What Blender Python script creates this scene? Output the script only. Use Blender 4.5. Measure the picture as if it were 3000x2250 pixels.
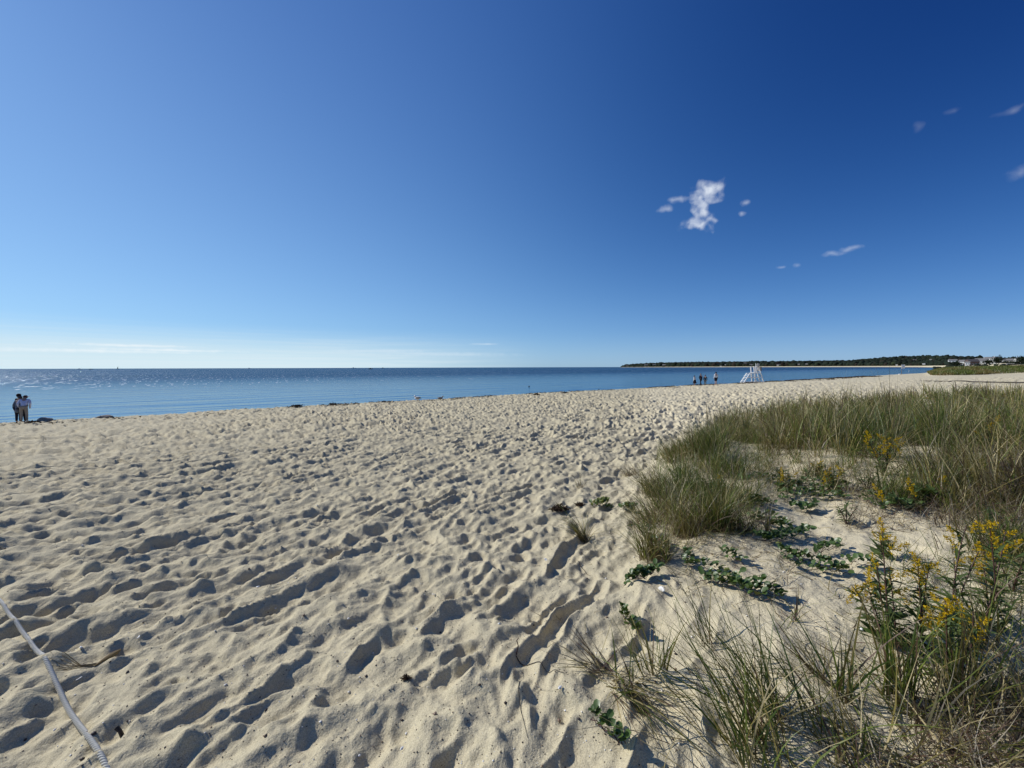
import bpy, bmesh, math, random
import numpy as np
from mathutils import Vector, Matrix, Euler

random.seed(7)
rng = np.random.default_rng(11)
scene = bpy.context.scene
for o in list(bpy.data.objects):
    bpy.data.objects.remove(o)
COL = scene.collection
R = math.radians

# ------------------------------------------------------------------ camera
CAM = Vector((0.0, 0.0, 1.6))
FPX, PW, PH, HZ = 1130.0, 3000.0, 2250.0, 1076.2
pitch = math.atan((PH / 2 - HZ) / FPX)
cam_d = bpy.data.cameras.new('camera')
cam = bpy.data.objects.new('camera', cam_d)
COL.objects.link(cam)
cam_d.sensor_width = 36.0
cam_d.lens = FPX / PW * 36.0
cam_d.clip_start = 0.05
cam_d.clip_end = 60000
cam.location = CAM
CAMROT = Matrix.Rotation(R(90) - pitch, 3, 'X') @ Matrix.Rotation(R(-0.17), 3, 'Z')
cam.rotation_euler = CAMROT.to_euler()
scene.camera = cam

# ------------------------------------------------------------------ light
SUN_AZ, SUN_EL = -70.0, 34.0          # degrees: azimuth from +Y (negative = towards the sea, left), elevation
az, el = R(SUN_AZ), R(SUN_EL)
SUN_DIR = Vector((math.sin(az) * math.cos(el), math.cos(az) * math.cos(el), math.sin(el)))
sd = bpy.data.lights.new('sun', 'SUN')
sd.energy = 4.1
sd.angle = R(0.53)
sd.color = (1.0, 0.97, 0.93)
so = bpy.data.objects.new('sun', sd)
COL.objects.link(so)
so.rotation_euler = SUN_DIR.to_track_quat('Z', 'Y').to_euler()
so.location = (0, 0, 30)

scene.view_settings.view_transform = 'Standard'
scene.view_settings.look = 'None'
scene.view_settings.exposure = 0.0
scene.view_settings.gamma = 1.0
scene.view_settings.use_curve_mapping = False
scene.render.engine = 'CYCLES'
scene.cycles.max_bounces = 6
scene.cycles.transparent_max_bounces = 8
scene.cycles.sample_clamp_indirect = 4
scene.cycles.caustics_reflective = False
scene.cycles.caustics_refractive = False


def px_dir(px, py):
    v = Vector(((px - PW / 2) / FPX, -(py - PH / 2) / FPX, -1.0))
    return (CAMROT @ v).normalized()


world = bpy.data.worlds.new('World')
scene.world = world
world.use_nodes = True
wt = world.node_tree
for n in list(wt.nodes):
    wt.nodes.remove(n)


class NT:
    """small helper that writes node maths as expressions"""
    def __init__(self, tree):
        self.t = tree

    def node(self, kind, **kw):
        n = self.t.nodes.new(kind)
        for k, v in kw.items():
            setattr(n, k, v)
        return n

    def put(self, sock, v):
        if hasattr(v, 'is_linked') or hasattr(v, 'links'):
            self.t.links.new(v, sock)
        else:
            sock.default_value = v

    def m(self, op, a, b=0.0, c=None, clamp=False):
        n = self.node('ShaderNodeMath', operation=op, use_clamp=clamp)
        self.put(n.inputs[0], a)
        self.put(n.inputs[1], b)
        if c is not None:
            self.put(n.inputs[2], c)
        return n.outputs[0]

    def vm(self, op, a, b=None, out=0):
        n = self.node('ShaderNodeVectorMath', operation=op)
        self.put(n.inputs[0], a)
        if b is not None:
            self.put(n.inputs[1], b)
        return n.outputs[out]

    def dot(self, a, b):
        n = self.node('ShaderNodeVectorMath', operation='DOT_PRODUCT')
        self.put(n.inputs[0], a)
        self.put(n.inputs[1], b)
        return n.outputs['Value']

    def noise(self, vec, scale, detail=4.0, rough=0.55, dist=0.0, out='Fac'):
        n = self.node('ShaderNodeTexNoise')
        self.put(n.inputs['Vector'], vec)
        self.put(n.inputs['Scale'], scale)
        n.inputs['Detail'].default_value = detail
        n.inputs['Roughness'].default_value = rough
        n.inputs['Distortion'].default_value = dist
        return n.outputs[out]

    def ramp(self, fac, stops, interp='LINEAR'):
        n = self.node('ShaderNodeValToRGB')
        n.color_ramp.interpolation = interp
        e = n.color_ramp.elements
        while len(e) < len(stops):
            e.new(0.5)
        for i, (p, c) in enumerate(stops):
            e[i].position = p
            e[i].color = c if len(c) == 4 else (*c, 1)
        self.put(n.inputs[0], fac)
        return n.outputs[0]

    def sstep(self, x, lo, hi):
        n = self.node('ShaderNodeMapRange', interpolation_type='SMOOTHSTEP')
        self.put(n.inputs[0], x)
        self.put(n.inputs[1], lo)
        self.put(n.inputs[2], hi)
        return n.outputs[0]

    def mix(self, fac, a, b, blend='MIX'):
        n = self.node('ShaderNodeMix', data_type='RGBA', blend_type=blend)
        self.put(n.inputs[0], fac)
        self.put(n.inputs[6], a)
        self.put(n.inputs[7], b)
        return n.outputs[2]

    def comb(self, x, y, z):
        n = self.node('ShaderNodeCombineXYZ')
        self.put(n.inputs[0], x)
        self.put(n.inputs[1], y)
        self.put(n.inputs[2], z)
        return n.outputs[0]


w = NT(wt)
sky = w.node('ShaderNodeTexSky', sky_type='NISHITA')
sky.sun_disc = False
sky.sun_elevation = el
sky.sun_rotation = az
sky.altitude = 0
sky.air_density = SKY_AIR = 1.0
sky.dust_density = 0.6
sky.ozone_density = 3.0
geo = w.node('ShaderNodeTexCoord')
D = geo.outputs['Generated']
skycol = sky.outputs[0]
raw = w.vm('MAXIMUM', w.vm('MULTIPLY', skycol, (0.05, 0.05, 0.05)), (0.002, 0.002, 0.002))
sepS = w.node('ShaderNodeSeparateXYZ')
w.put(sepS.inputs[0], raw)
sepD = w.node('ShaderNodeSeparateXYZ')
w.put(sepD.inputs[0], D)
Dz = sepD.outputs[2]
# the camera's response to the sky: deeper and bluer away from the sun and overhead
Tn = w.m('TANH', w.m('MULTIPLY_ADD', w.dot(D, tuple(SUN_DIR)), 2.0, -0.4))
Zn = w.m('MINIMUM', w.m('MAXIMUM', Dz, 0.0), 0.72)
chan = []
for i_, (k0, ka, kb, kc) in enumerate([(-0.65, 0.1, -4.428, 3.142), (-0.165, 0.101, -2.926, 1.868), (0.235, 0.022, -1.632, 1.147)]):
    e_ = w.m('ADD', w.m('MULTIPLY_ADD', Tn, ka, k0), w.m('MULTIPLY', Zn, w.m('MULTIPLY_ADD', Tn, kc, kb)))
    chan.append(w.m('MULTIPLY', w.m('EXPONENT', e_), w.m('POWER', sepS.outputs[i_], 0.35)))
col = w.comb(*chan)

# small fair-weather clouds, placed by compass direction and height


NW = w.noise(w.vm('MULTIPLY', D, (38.0, 38.0, 38.0)), 1.0, 1.0, 0.5, out='Color')
NWs = w.node('ShaderNodeSeparateXYZ')
w.put(NWs.inputs[0], w.vm('SUBTRACT', NW, (0.5, 0.5, 0.5)))
ND = w.noise(w.vm('MULTIPLY', D, (62.0, 62.0, 62.0)), 1.0, 6.0, 0.58, 0.4)


def cloud(col, px, py, blobs, strength, color=(0.86, 0.92, 1.0), warp=0.42, rag=1.35):
    """a cloud fixed at its compass direction and height; blobs are ellipses (dx, dy, rx, ry) round its centre"""
    c = px_dir(px, py)
    right = c.cross(Vector((0, 0, 1))).normalized()
    up = right.cross(c).normalized()
    dl = (px_dir(px + 1, py) - c).length
    rx_ = max(b[2] for b in blobs) * warp * 3
    ry_ = max(b[3] for b in blobs) * warp * 3
    u = w.m('MULTIPLY_ADD', w.dot(D, tuple(right)), 1 / dl, w.m('MULTIPLY', NWs.outputs[0], rx_))
    v = w.m('MULTIPLY_ADD', w.dot(D, tuple(up)), 1 / dl, w.m('MULTIPLY', NWs.outputs[1], ry_))
    best = None
    for dx, dy, rx, ry in blobs:
        q = w.comb(w.m('MULTIPLY_ADD', u, 1 / rx, -dx / rx), w.m('MULTIPLY_ADD', v, 1 / ry, dy / ry), 0.0)
        ln = w.node('ShaderNodeVectorMath', operation='LENGTH')
        w.put(ln.inputs[0], q)
        f = w.m('SUBTRACT', 1.0, ln.outputs['Value'], clamp=True)
        best = f if best is None else w.m('MAXIMUM', best, f)
    dens = w.m('MULTIPLY_ADD', w.m('SUBTRACT', ND, 0.5), rag, w.m('MULTIPLY', best, 1.25))
    body = w.m('MULTIPLY', w.sstep(dens, 0.05, 1.7), w.sstep(best, 0.0, 0.30))
    body = w.m('MULTIPLY', body, strength, clamp=True)
    body = w.m('MULTIPLY', body, w.m('GREATER_THAN', w.dot(D, tuple(c)), 0.5))
    return w.mix(body, col, (*color, 1))


# the white veil of thin stratus low over the sea, thickest towards the sun
low = w.m('SUBTRACT', 1.0, w.sstep(Dz, 0.0, 0.10))
side = w.dot(D, tuple(Vector((math.sin(R(-62)), math.cos(R(-62)), 0))))
sidef = w.sstep(side, 0.35, 0.95)
streakP = w.comb(w.m('MULTIPLY', side, 9.0), w.m('MULTIPLY', Dz, 170.0), 2.3)
st = w.noise(streakP, 1.0, 5.0, 0.55, 0.25)
veil = w.m('MULTIPLY', w.m('MULTIPLY', w.sstep(st, 0.30, 0.85), w.m('MULTIPLY', low, sidef)), 0.8)
haze_f = w.m('MULTIPLY', w.m('POWER', low, 1.1), w.m('ADD', w.m('MULTIPLY', sidef, 0.95), 0.10))
col = w.mix(haze_f, col, (0.66, 0.83, 0.91, 1))
col = w.mix(veil, col, (0.74, 0.84, 0.90, 1))
col = cloud(col, 2045, 612, [(24, -48, 60, 38), (8, 0, 32, 66), (2, 42, 66, 34)], 0.88)
col = cloud(col, 1975, 600, [(10, -12, 42, 16), (-22, 8, 34, 15)], 0.42)
col = cloud(col, 2178, 612, [(5, -16, 20, 14), (-4, 14, 17, 12)], 0.40)
col = cloud(col, 2462, 736, [(-20, 4, 60, 14), (30, -4, 28, 13)], 0.30)
col = cloud(col, 2334, 778, [(0, 0, 17, 14), (-50, -2, 18, 8)], 0.24)
col = cloud(col, 2963, 324, [(0, 0, 55, 24)], 0.17)
col = cloud(col, 2980, 512, [(0, 0, 60, 40)], 0.20)
col = cloud(col, 2790, 322, [(0, 0, 38, 16), (-100, 20, 26, 26)], 0.08)
LONG = dict(rag=1.2, warp=0.12)
col = cloud(col, 380, 1018, [(0, -8, 320, 9), (120, 8, 380, 10), (-100, 16, 460, 12)], 0.9, (0.86, 0.93, 0.97), **LONG)
col = cloud(col, 1120, 1030, [(0, -2, 200, 8), (180, 6, 330, 10)], 0.42, (0.72, 0.83, 0.93), **LONG)
col = cloud(col, 1420, 1008, [(0, 0, 62, 4)], 0.5, (0.76, 0.87, 0.95), **LONG)
bg = w.node('ShaderNodeBackground')
w.put(bg.inputs[0], col)
bg.inputs[1].default_value = 1.0
wo = w.node('ShaderNodeOutputWorld')
wt.links.new(bg.outputs[0], wo.inputs[0])

# ------------------------------------------------------------------ helpers
def tag(o, label=None, cat=None, group=None, kind=None):
    if label: o['label'] = label
    if cat: o['category'] = cat
    if group: o['group'] = group
    if kind: o['kind'] = kind
    return o


def mesh_np(name, verts, faces, mat=None, parent=None, cols=None, smooth=False, mat_idx=None):
    """verts (n,3), faces (m,k) constant k"""
    me = bpy.data.meshes.new(name)
    verts = np.asarray(verts, dtype=np.float32)
    faces = np.asarray(faces, dtype=np.int32)
    me.vertices.add(len(verts))
    me.vertices.foreach_set('co', verts.ravel())
    m, k = faces.shape
    me.loops.add(m * k)
    me.loops.foreach_set('vertex_index', faces.ravel())
    me.polygons.add(m)
    me.polygons.foreach_set('loop_start', np.arange(0, m * k, k, dtype=np.int32))
    me.polygons.foreach_set('loop_total', np.full(m, k, dtype=np.int32))
    if smooth:
        me.polygons.foreach_set('use_smooth', np.ones(m, dtype=bool))
    if cols is not None:
        a = me.color_attributes.new('tint', 'FLOAT_COLOR', 'POINT')
        c = np.ones((len(verts), 4), dtype=np.float32)
        c[:, :3] = cols
        a.data.foreach_set('color', c.ravel())
    if mat is not None:
        me.materials.append(mat)
    me.update(calc_edges=True)
    me.validate()
    o = bpy.data.objects.new(name, me)
    COL.objects.link(o)
    if parent is not None:
        o.parent = parent
    return o


def empty(name, loc, rz=0.0):
    o = bpy.data.objects.new(name, None)
    o.location = loc
    o.rotation_euler = (0, 0, rz)
    o.empty_display_size = 0.1
    COL.objects.link(o)
    return o


def new_mat(name):
    m = bpy.data.materials.new(name)
    m.use_nodes = True
    t = m.node_tree
    for n in list(t.nodes):
        t.nodes.remove(n)
    return m, NT(t)


def finish(nt, shader, disp=None):
    o = nt.node('ShaderNodeOutputMaterial')
    nt.t.links.new(shader, o.inputs[0])


def pbsdf(nt, base, rough=0.6, normal=None, spec=0.5, **kw):
    p = nt.node('ShaderNodeBsdfPrincipled')
    nt.put(p.inputs['Base Color'], base)
    nt.put(p.inputs['Roughness'], rough)
    nt.put(p.inputs['Specular IOR Level'], spec)
    if normal is not None:
        nt.put(p.inputs['Normal'], normal)
    for k, v in kw.items():
        nt.put(p.inputs[k], v)
    return p.outputs[0]


def bump(nt, h, dist, strength=1.0, normal=None):
    b = nt.node('ShaderNodeBump')
    nt.put(b.inputs['Height'], h)
    nt.put(b.inputs['Distance'], dist)
    nt.put(b.inputs['Strength'], strength)
    if normal is not None:
        nt.put(b.inputs['Normal'], normal)
    return b.outputs[0]


def simple_mat(name, base, rough=0.6, var=0.12, scale=8.0, spec=0.4, bumpd=0.0):
    m, t = new_mat(name)
    tc = t.node('ShaderNodeTexCoord').outputs['Object']
    n = t.noise(tc, scale, 5.0, 0.6)
    f = t.m('ADD', t.m('MULTIPLY', t.m('SUBTRACT', n, 0.5), var * 4), 1.0)
    c = t.vm('MULTIPLY', (*base,), t.comb(f, f, f))
    nm = bump(t, n, bumpd) if bumpd else None
    finish(t, pbsdf(t, c, rough, nm, spec))
    return m


# smooth value noise in numpy, world coordinates
def vnoise(x, y, scale, seed=0):
    xs, ys = np.asarray(x) / scale, np.asarray(y) / scale
    xi, yi = np.floor(xs).astype(np.int64), np.floor(ys).astype(np.int64)
    fx, fy = xs - xi, ys - yi
    fx = fx * fx * (3 - 2 * fx)
    fy = fy * fy * (3 - 2 * fy)

    def h(a, b):
        k = (a * 374761393 + b * 668265263 + seed * 1442695041) & 0xFFFFFFFF
        k = ((k ^ (k >> 13)) * 1274126177) & 0xFFFFFFFF
        k = k ^ (k >> 16)
        return (k & 0xFFFFFF) / float(0xFFFFFF)
    a, b = h(xi, yi), h(xi + 1, yi)
    c, d = h(xi, yi + 1), h(xi + 1, yi + 1)
    return (a * (1 - fx) + b * fx) * (1 - fy) + (c * (1 - fx) + d * fx) * fy


def fbm(x, y, scale, seed=0, octs=4, gain=0.5):
    s, a, t = 0.0, 1.0, 0.0
    for i in range(octs):
        s = s + a * vnoise(x, y, scale / 2 ** i, seed + i * 17)
        t += a
        a *= gain
    return s / t


def sst(x, lo, hi):
    t = np.clip((x - lo) / (hi - lo), 0, 1)
    return t * t * (3 - 2 * t)


# ------------------------------------------------------------------ the lie of the land
WATER = -1.62
SHORE_Y0, NX, NY = 36.6, 0.578, -0.816


def shore_s(x, y):
    """metres inland from the berm crest (negative = seaward)"""
    return x * NX + (y - SHORE_Y0) * NY


def dune_mask(x, y):
    """0 on the trodden beach, 1 in the vegetated dune on the right"""
    # boundary runs from beside the camera away to the right
    yy = np.asarray(y, dtype=float)
    bx = np.interp(yy, [-6, 0, 1.5, 2.9, 4.4, 6.5, 9.0, 11.0, 14, 20, 60], [-0.2, 0.15, 0.34, 0.72, 1.15, 2.3, 4.6, 8.0, 15, 30, 90])
    d = (np.asarray(x) - bx)
    return sst(d, -0.25, 0.9)


def far_dune(x, y):
    """low grassed dune at the far right, about ninety metres off"""
    x = np.asarray(x, dtype=float)
    y = np.asarray(y, dtype=float)
    return sst(x - 1.065 * y, 0, 9) * sst(y + (fbm(x, y, 12, 63, 2) - 0.5) * 10, 78, 92) * (1 - sst(y, 170, 230))


# far side of the bay: bearing (x/y), distance of the water's edge, height of the tree tops
_PXC = np.array([1815, 1900, 2000, 2100, 2200, 2300, 2400, 2500, 2600, 2700, 2760, 2800, 3000, 4000], dtype=float)
_QC = (_PXC - 1500) / 1130.0
_DC = np.array([4500, 3800, 3200, 2800, 2450, 2150, 1850, 1600, 1350, 1100, 850, 600, 300, 260], dtype=float)
_PXT = np.array([1800, 1824, 1836, 1890, 1935, 2003, 2094, 2160, 2205, 2218, 2232, 2297, 2390, 2445, 2500, 2544, 2571, 2607, 2634, 2662, 2698, 2750, 2812, 2862, 2869, 2876, 2911, 2976, 3100, 4000], dtype=float)
_YT = np.array([1074, 1072, 1067, 1065, 1063, 1061.5, 1061, 1060.5, 1058.8, 1057.5, 1059.5, 1059.5, 1058, 1058, 1057, 1053, 1049, 1047, 1045.5, 1044, 1043.5, 1042, 1040.5, 1040, 1037.5, 1040, 1038.5, 1037, 1037, 1037], dtype=float)


def coast_d(q):
    return np.interp(q, _QC, _DC)


def top_z(q, d):
    px = q * 1130.0 + 1500
    return CAM.z + (1074.0 - np.interp(px, _PXT, _YT)) / 1130.0 * d


def bay_land(x, y):
    """height of the land round the bay above the sea bed"""
    yy = np.maximum(np.asarray(y, dtype=float), 1.0)
    q = np.asarray(x) / yy
    dc = coast_d(q)
    r = yy - dc
    beach = 6.6 * sst(r, -8, 70)
    hill = sst(r, 90, 420) * np.where(q > 1.08, sst(yy, 790, 1050), 1.0) * np.maximum(top_z(q, np.maximum(dc + 330, yy * 0 + 700)) - 5.5 - 9.0, 0)
    on = sst(q, 0.272, 0.290) * (np.asarray(y) > 120)
    return np.where(q > 0.26, (beach + hill) * on, 0.0)


def base_h(x, y):
    x = np.asarray(x, dtype=float)
    y = np.asarray(y, dtype=float)
    s = shore_s(x, y) + (fbm(x, y, 9.0, 3, 3) - 0.5) * 1.6
    z = np.where(s > 30, 0.0, -1.1 * (1 - np.clip(s, 0, 30) / 30.0))
    # sea side: short steep step, then the seabed
    z = z - 0.62 * sst(-s, 0, 4.5) - np.clip(-s - 3.5, 0, 60) * 0.035
    z = z + (fbm(x, y, 3.3, 5, 3) - 0.5) * 0.10 * sst(s, -1, 3)
    dm = dune_mask(x, y) * (1 - sst(y, 14, 24))
    mound = np.exp(-(((x - 6.2) / 4.0) ** 2 + ((y - 5.6) / 3.6) ** 2))
    z = z + dm * (0.10 + 0.34 * mound + (fbm(x, y, 0.9, 31, 3) - 0.5) * 0.16)
    z = z + 1.25 * far_dune(x, y) * (0.8 + 0.4 * fbm(x, y, 14, 8, 2))
    z = np.maximum(z, -4.5) + bay_land(x, y) * np.where(z < WATER, 1.0, 0.0) + np.where(z >= WATER, np.maximum(bay_land(x, y) - 3.0, 0), 0)
    return z


# footprints are stamped into two height grids
def stamp_grid(x0, x1, y0, y1, res, dens, seed, depth=1.0):
    nx, ny = int((x1 - x0) / res), int((y1 - y0) / res)
    H = np.zeros((ny, nx), dtype=np.float32)
    g = np.random.default_rng(seed)
    n = int((x1 - x0) * (y1 - y0) * dens)
    px = g.uniform(x0, x1, n)
    py = g.uniform(y0, y1, n)
    # people walk mostly away from the path beside the camera, or along the water
    main = g.random(n)
    ang = np.where(main < 0.62, g.normal(R(52), R(17), n), g.uniform(0, math.pi, n))
    L = g.uniform(0.05, 0.125, n)
    W = g.uniform(0.030, 0.054, n)
    D_ = (0.010 + 0.030 * g.random(n) ** 1.4) * depth
    rad = 0.36
    kk = g.uniform(2.4, 4.8, n)
    wob = g.uniform(0, 6.28, n)
    k = int(rad / res)
    keep = (shore_s(px, py) > -1.0)
    for i in np.nonzero(keep)[0]:
        ci, cj = int((px[i] - x0) / res), int((py[i] - y0) / res)
        a, b, c, d = max(ci - k, 0), min(ci + k + 1, nx), max(cj - k, 0), min(cj + k + 1, ny)
        if b <= a or d <= c:
            continue
        X = (np.arange(a, b) * res + x0 - px[i])[None, :]
        Y = (np.arange(c, d) * res + y0 - py[i])[:, None]
        ca, sa = math.cos(ang[i]), math.sin(ang[i])
        u = (X * ca + Y * sa) / L[i]
        v = (-X * sa + Y * ca) / (W[i] * (1.0 + 0.18 * np.sin(u * 2.2)))
        r = np.sqrt(u * u + v * v) * (1 + 0.16 * np.sin(3 * np.arctan2(v, u) + wob[i]) + 0.08 * np.sin(5 * np.arctan2(v, u) + 2 * wob[i]))
        m = 1.0 / (1.0 + np.exp((r - 0.92) * kk[i]))
        rim = np.exp(-((r - 1.42) / 0.34) ** 2)
        sub = H[c:d, a:b]
        H[c:d, a:b] = sub * (1 - 0.75 * m) - D_[i] * m * (1 + 0.25 * u) + D_[i] * 0.42 * rim
    return H


def blur(H, it=1):
    for _ in range(it):
        P = np.pad(H, 1, mode='edge')
        H = (P[1:-1, 1:-1] * 4 + P[:-2, 1:-1] * 2 + P[2:, 1:-1] * 2 + P[1:-1, :-2] * 2 + P[1:-1, 2:] * 2 + P[:-2, :-2] + P[2:, 2:] + P[:-2, 2:] + P[2:, :-2]) / 16
    return H


GN = (-13.5, 13.5, -2.0, 14.0, 0.0125)
GF = (-48.0, 70.0, 6.0, 88.0, 0.045)
HN = blur(stamp_grid(*GN, 95, 1, 1.05), 1)
HF = stamp_grid(*GF, 18, 2, 2.7)


def bil(H, g, x, y):
    fx = (x - g[0]) / g[4]
    fy = (y - g[2]) / g[4]
    ny, nx = H.shape
    ok = (fx > 0) & (fx < nx - 2) & (fy > 0) & (fy < ny - 2)
    fx = np.clip(fx, 0, nx - 2.001)
    fy = np.clip(fy, 0, ny - 2.001)
    i, j = fx.astype(int), fy.astype(int)
    a, b = fx - i, fy - j
    v = (H[j, i] * (1 - a) + H[j, i + 1] * a) * (1 - b) + (H[j + 1, i] * (1 - a) + H[j + 1, i + 1] * a) * b
    return np.where(ok, v, 0.0), ok


def ground(x, y):
    x = np.atleast_1d(np.asarray(x, dtype=float))
    y = np.atleast_1d(np.asarray(y, dtype=float))
    z = base_h(x, y)
    vn, okn = bil(HN, GN, x, y)
    vf, okf = bil(HF, GF, x, y)
    wn = sst(14.0 - y, 0, 1.5) * okn
    d = np.where(wn > 0, vn * wn + vf * (1 - wn), vf)
    s = shore_s(x, y)
    amp = sst(s, -0.6, 1.2) * (1 - 0.78 * dune_mask(x, y) * (1 - sst(y, 12, 18)))
    # trodden everywhere, deeper in some stretches
    amp = amp * (0.65 + 0.7 * fbm(x, y, 5.0, 77, 2))
    # softer, more broken ground a little way off, where nobody keeps to the path
    amp = amp * (1 + 0.55 * sst(np.hypot(x, y), 5, 14) * (1 - dune_mask(x, y)))
    z = z + d * amp
    # wind and feet leave long soft-edged ridges running up the beach
    ca, sa = math.cos(R(50)), math.sin(R(50))
    wx_ = x + (fbm(x, y, 0.7, 201, 2) - 0.5) * 0.5
    wy_ = y + (fbm(x, y, 0.7, 203, 2) - 0.5) * 0.5
    uu, vv = (wx_ * ca + wy_ * sa), (-wx_ * sa + wy_ * ca)
    rn = 1 - np.abs(2 * vnoise(uu / 3.0, vv, 0.135, 207) - 1)
    rn2 = 1 - np.abs(2 * vnoise(uu / 2.2, vv, 0.24, 211) - 1)
    z = z + amp * ((rn ** 1.5) * 0.058 + (rn2 ** 1.5) * 0.070) * sst(70 - y, 0, 20)
    near = sst(14 - np.hypot(x, y), 0, 8)
    z = z + near * ((fbm(x, y, 0.11, 91, 3) - 0.5) * 0.036 + (fbm(x, y, 0.45, 93, 2) - 0.5) * 0.030) * sst(s, 0, 3)
    return z


def gz(x, y):
    return float(ground(x, y)[0])


def at(px, py, maxd=400.0):
    """the ground point that a pixel of the photograph looks at"""
    d = px_dir(px, py)
    t = np.geomspace(0.8, maxd, 4000)
    X, Y, Z = CAM.x + d.x * t, CAM.y + d.y * t, CAM.z + d.z * t
    below = Z < base_h(X, Y)
    i = int(np.argmax(below)) if below.any() else len(t) - 1
    x, y = float(X[i]), float(Y[i])
    return Vector((x, y, gz(x, y)))


def on_ray(px, py, depth):
    """point on the ray of a pixel at the given distance along +Y"""
    d = px_dir(px, py)
    return CAM + d * (depth / d.y)


# ------------------------------------------------------------------ sand sheet
def build_sand():
    core = np.linspace(R(-62), R(62), 1080)
    side1 = np.linspace(R(-180), R(-62), 90)[:-1]
    side2 = np.linspace(R(62), R(180), 90)[1:]
    th = np.concatenate([side1, core, side2])
    r = [0.25, 0.5, 0.8, 1.05]
    while r[-1] < 12:
        r.append(r[-1] * 1.0060)
    while r[-1] < 110:
        r.append(r[-1] * 1.0105)
    while r[-1] < 20000:
        r.append(r[-1] * (1.022 if r[-1] < 6000 else 1.3))
    r = np.array(r)
    T, Rr = np.meshgrid(th, r)
    X = np.sin(T) * Rr
    Y = np.cos(T) * Rr
    Z = np.empty_like(X)
    for k in range(0, len(r), 40):
        Z[k:k + 40] = ground(X[k:k + 40].ravel(), Y[k:k + 40].ravel()).reshape(X[k:k + 40].shape)
    nr, nt_ = X.shape
    V = np.stack([X.ravel(), Y.ravel(), Z.ravel()], 1)
    i, j = np.meshgrid(np.arange(nr - 1), np.arange(nt_ - 1), indexing='ij')
    a = (i * nt_ + j).ravel()
    F = np.stack([a, a + 1, a + nt_ + 1, a + nt_], 1)[:, ::-1]
    o = mesh_np('sand', V, F, MAT['sand'], smooth=True)
    tag(o, 'pale trodden beach sand covered in footprints', kind='structure')
    c = np.arange(8) * math.pi / 4
    return o


MAT = {}
# sand: quartz grains, a few dark grains, damp and darker next to the water
m, t = new_mat('sand')
geo_n = t.node('ShaderNodeNewGeometry')
P = geo_n.outputs['Position']
n1 = t.noise(P, 260.0, 3.0, 0.7)
n2 = t.noise(P, 2.2, 4.0, 0.6)
n3 = t.noise(P, 60.0, 4.0, 0.7)
nb = t.noise(P, 0.35, 3.0, 0.55)
base = t.ramp(n1, [(0.25, (0.27, 0.23, 0.142)), (0.5, (0.535, 0.462, 0.30)), (0.75, (0.73, 0.655, 0.44))])
f = t.m('ADD', t.m('MULTIPLY', n2, 0.22), t.m('ADD', t.m('MULTIPLY', n3, 0.30), 0.76))
base = t.vm('MULTIPLY', base, t.comb(f, f, f))
sepP = t.node('ShaderNodeSeparateXYZ')
t.put(sepP.inputs[0], P)
# dry blown sand in the dune is paler than the beach
warmth = t.m('SUBTRACT', sepP.outputs[0], t.m('MULTIPLY', sepP.outputs[1], 0.32))
dunef = t.sstep(t.m('ADD', warmth, t.m('MULTIPLY', nb, 1.4)), 0.4, 2.2)
base = t.mix(t.m('MULTIPLY', dunef, 0.65), base, t.vm('MULTIPLY', base, (1.32, 1.32, 1.35)))
wet = t.m('SUBTRACT', 1.0, t.sstep(sepP.outputs[2], -1.55, -1.18))
base = t.mix(t.m('MULTIPLY', wet, 0.5), base, (0.15, 0.12, 0.085, 1))
hb = t.m('ADD', t.m('MULTIPLY', n3, 0.7), t.m('MULTIPLY', t.noise(P, 18.0, 4.0, 0.6), 1.6))
nm = bump(t, hb, 0.010, 0.9)
finish(t, pbsdf(t, base, 0.92, nm, 0.15))
MAT['sand'] = m
sand = build_sand()

# ------------------------------------------------------------------ sea
m, t = new_mat('sea_water')
geo_n = t.node('ShaderNodeNewGeometry')
P = geo_n.outputs['Position']
sp = t.node('ShaderNodeSeparateXYZ')
t.put(sp.inputs[0], P)
# distance offshore and along the shore
off = t.m('MULTIPLY', t.m('ADD', t.m('MULTIPLY', sp.outputs[0], NX), t.m('MULTIPLY', t.m('SUBTRACT', sp.outputs[1], SHORE_Y0), NY)), -1.0)
along = t.m('ADD', t.m('MULTIPLY', sp.outputs[0], -NY), t.m('MULTIPLY', sp.outputs[1], NX))
S = t.comb(along, off, 0.0)
wl = t.comb(t.m('MULTIPLY', along, 0.06), t.m('MULTIPLY', off, 0.42), 0.0)       # long low swell lines lying along the beach
sw = t.noise(wl, 1.0, 3.0, 0.5, 0.3)
rp = t.comb(t.m('MULTIPLY', along, 0.9), t.m('MULTIPLY', off, 2.0), 0.0)
r1 = t.noise(rp, 1.0, 4.0, 0.6, 0.2)
r2 = t.noise(P, 0.55, 5.0, 0.62)
r3 = t.noise(P, 5.5, 3.0, 0.6)
patch = t.noise(t.comb(t.m('MULTIPLY', along, 0.004), t.m('MULTIPLY', off, 0.018), 1.0), 1.0, 4.0, 0.55)
wind = t.m('MULTIPLY', t.sstep(off, 18, 150), t.m('ADD', 0.45, t.m('MULTIPLY', patch, 0.9)))
b1 = bump(t, sw, 0.42, 1.0)
b2 = bump(t, r1, t.m('ADD', 0.035, t.m('MULTIPLY', wind, 0.16)), 1.0, b1)
b3 = bump(t, r2, t.m('MULTIPLY', wind, 0.55), 1.0, b2)
b4 = bump(t, r3, t.m('ADD', 0.002, t.m('MULTIPLY', wind, 0.022)), 1.0, b3)
deep = t.mix(t.sstep(off, 3, 130), (0.022, 0.085, 0.14, 1), (0.006, 0.040, 0.095, 1))
deep = t.mix(t.m('MULTIPLY', t.sstep(patch, 0.42, 0.66), 0.5), deep, (0.012, 0.080, 0.125, 1))
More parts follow.
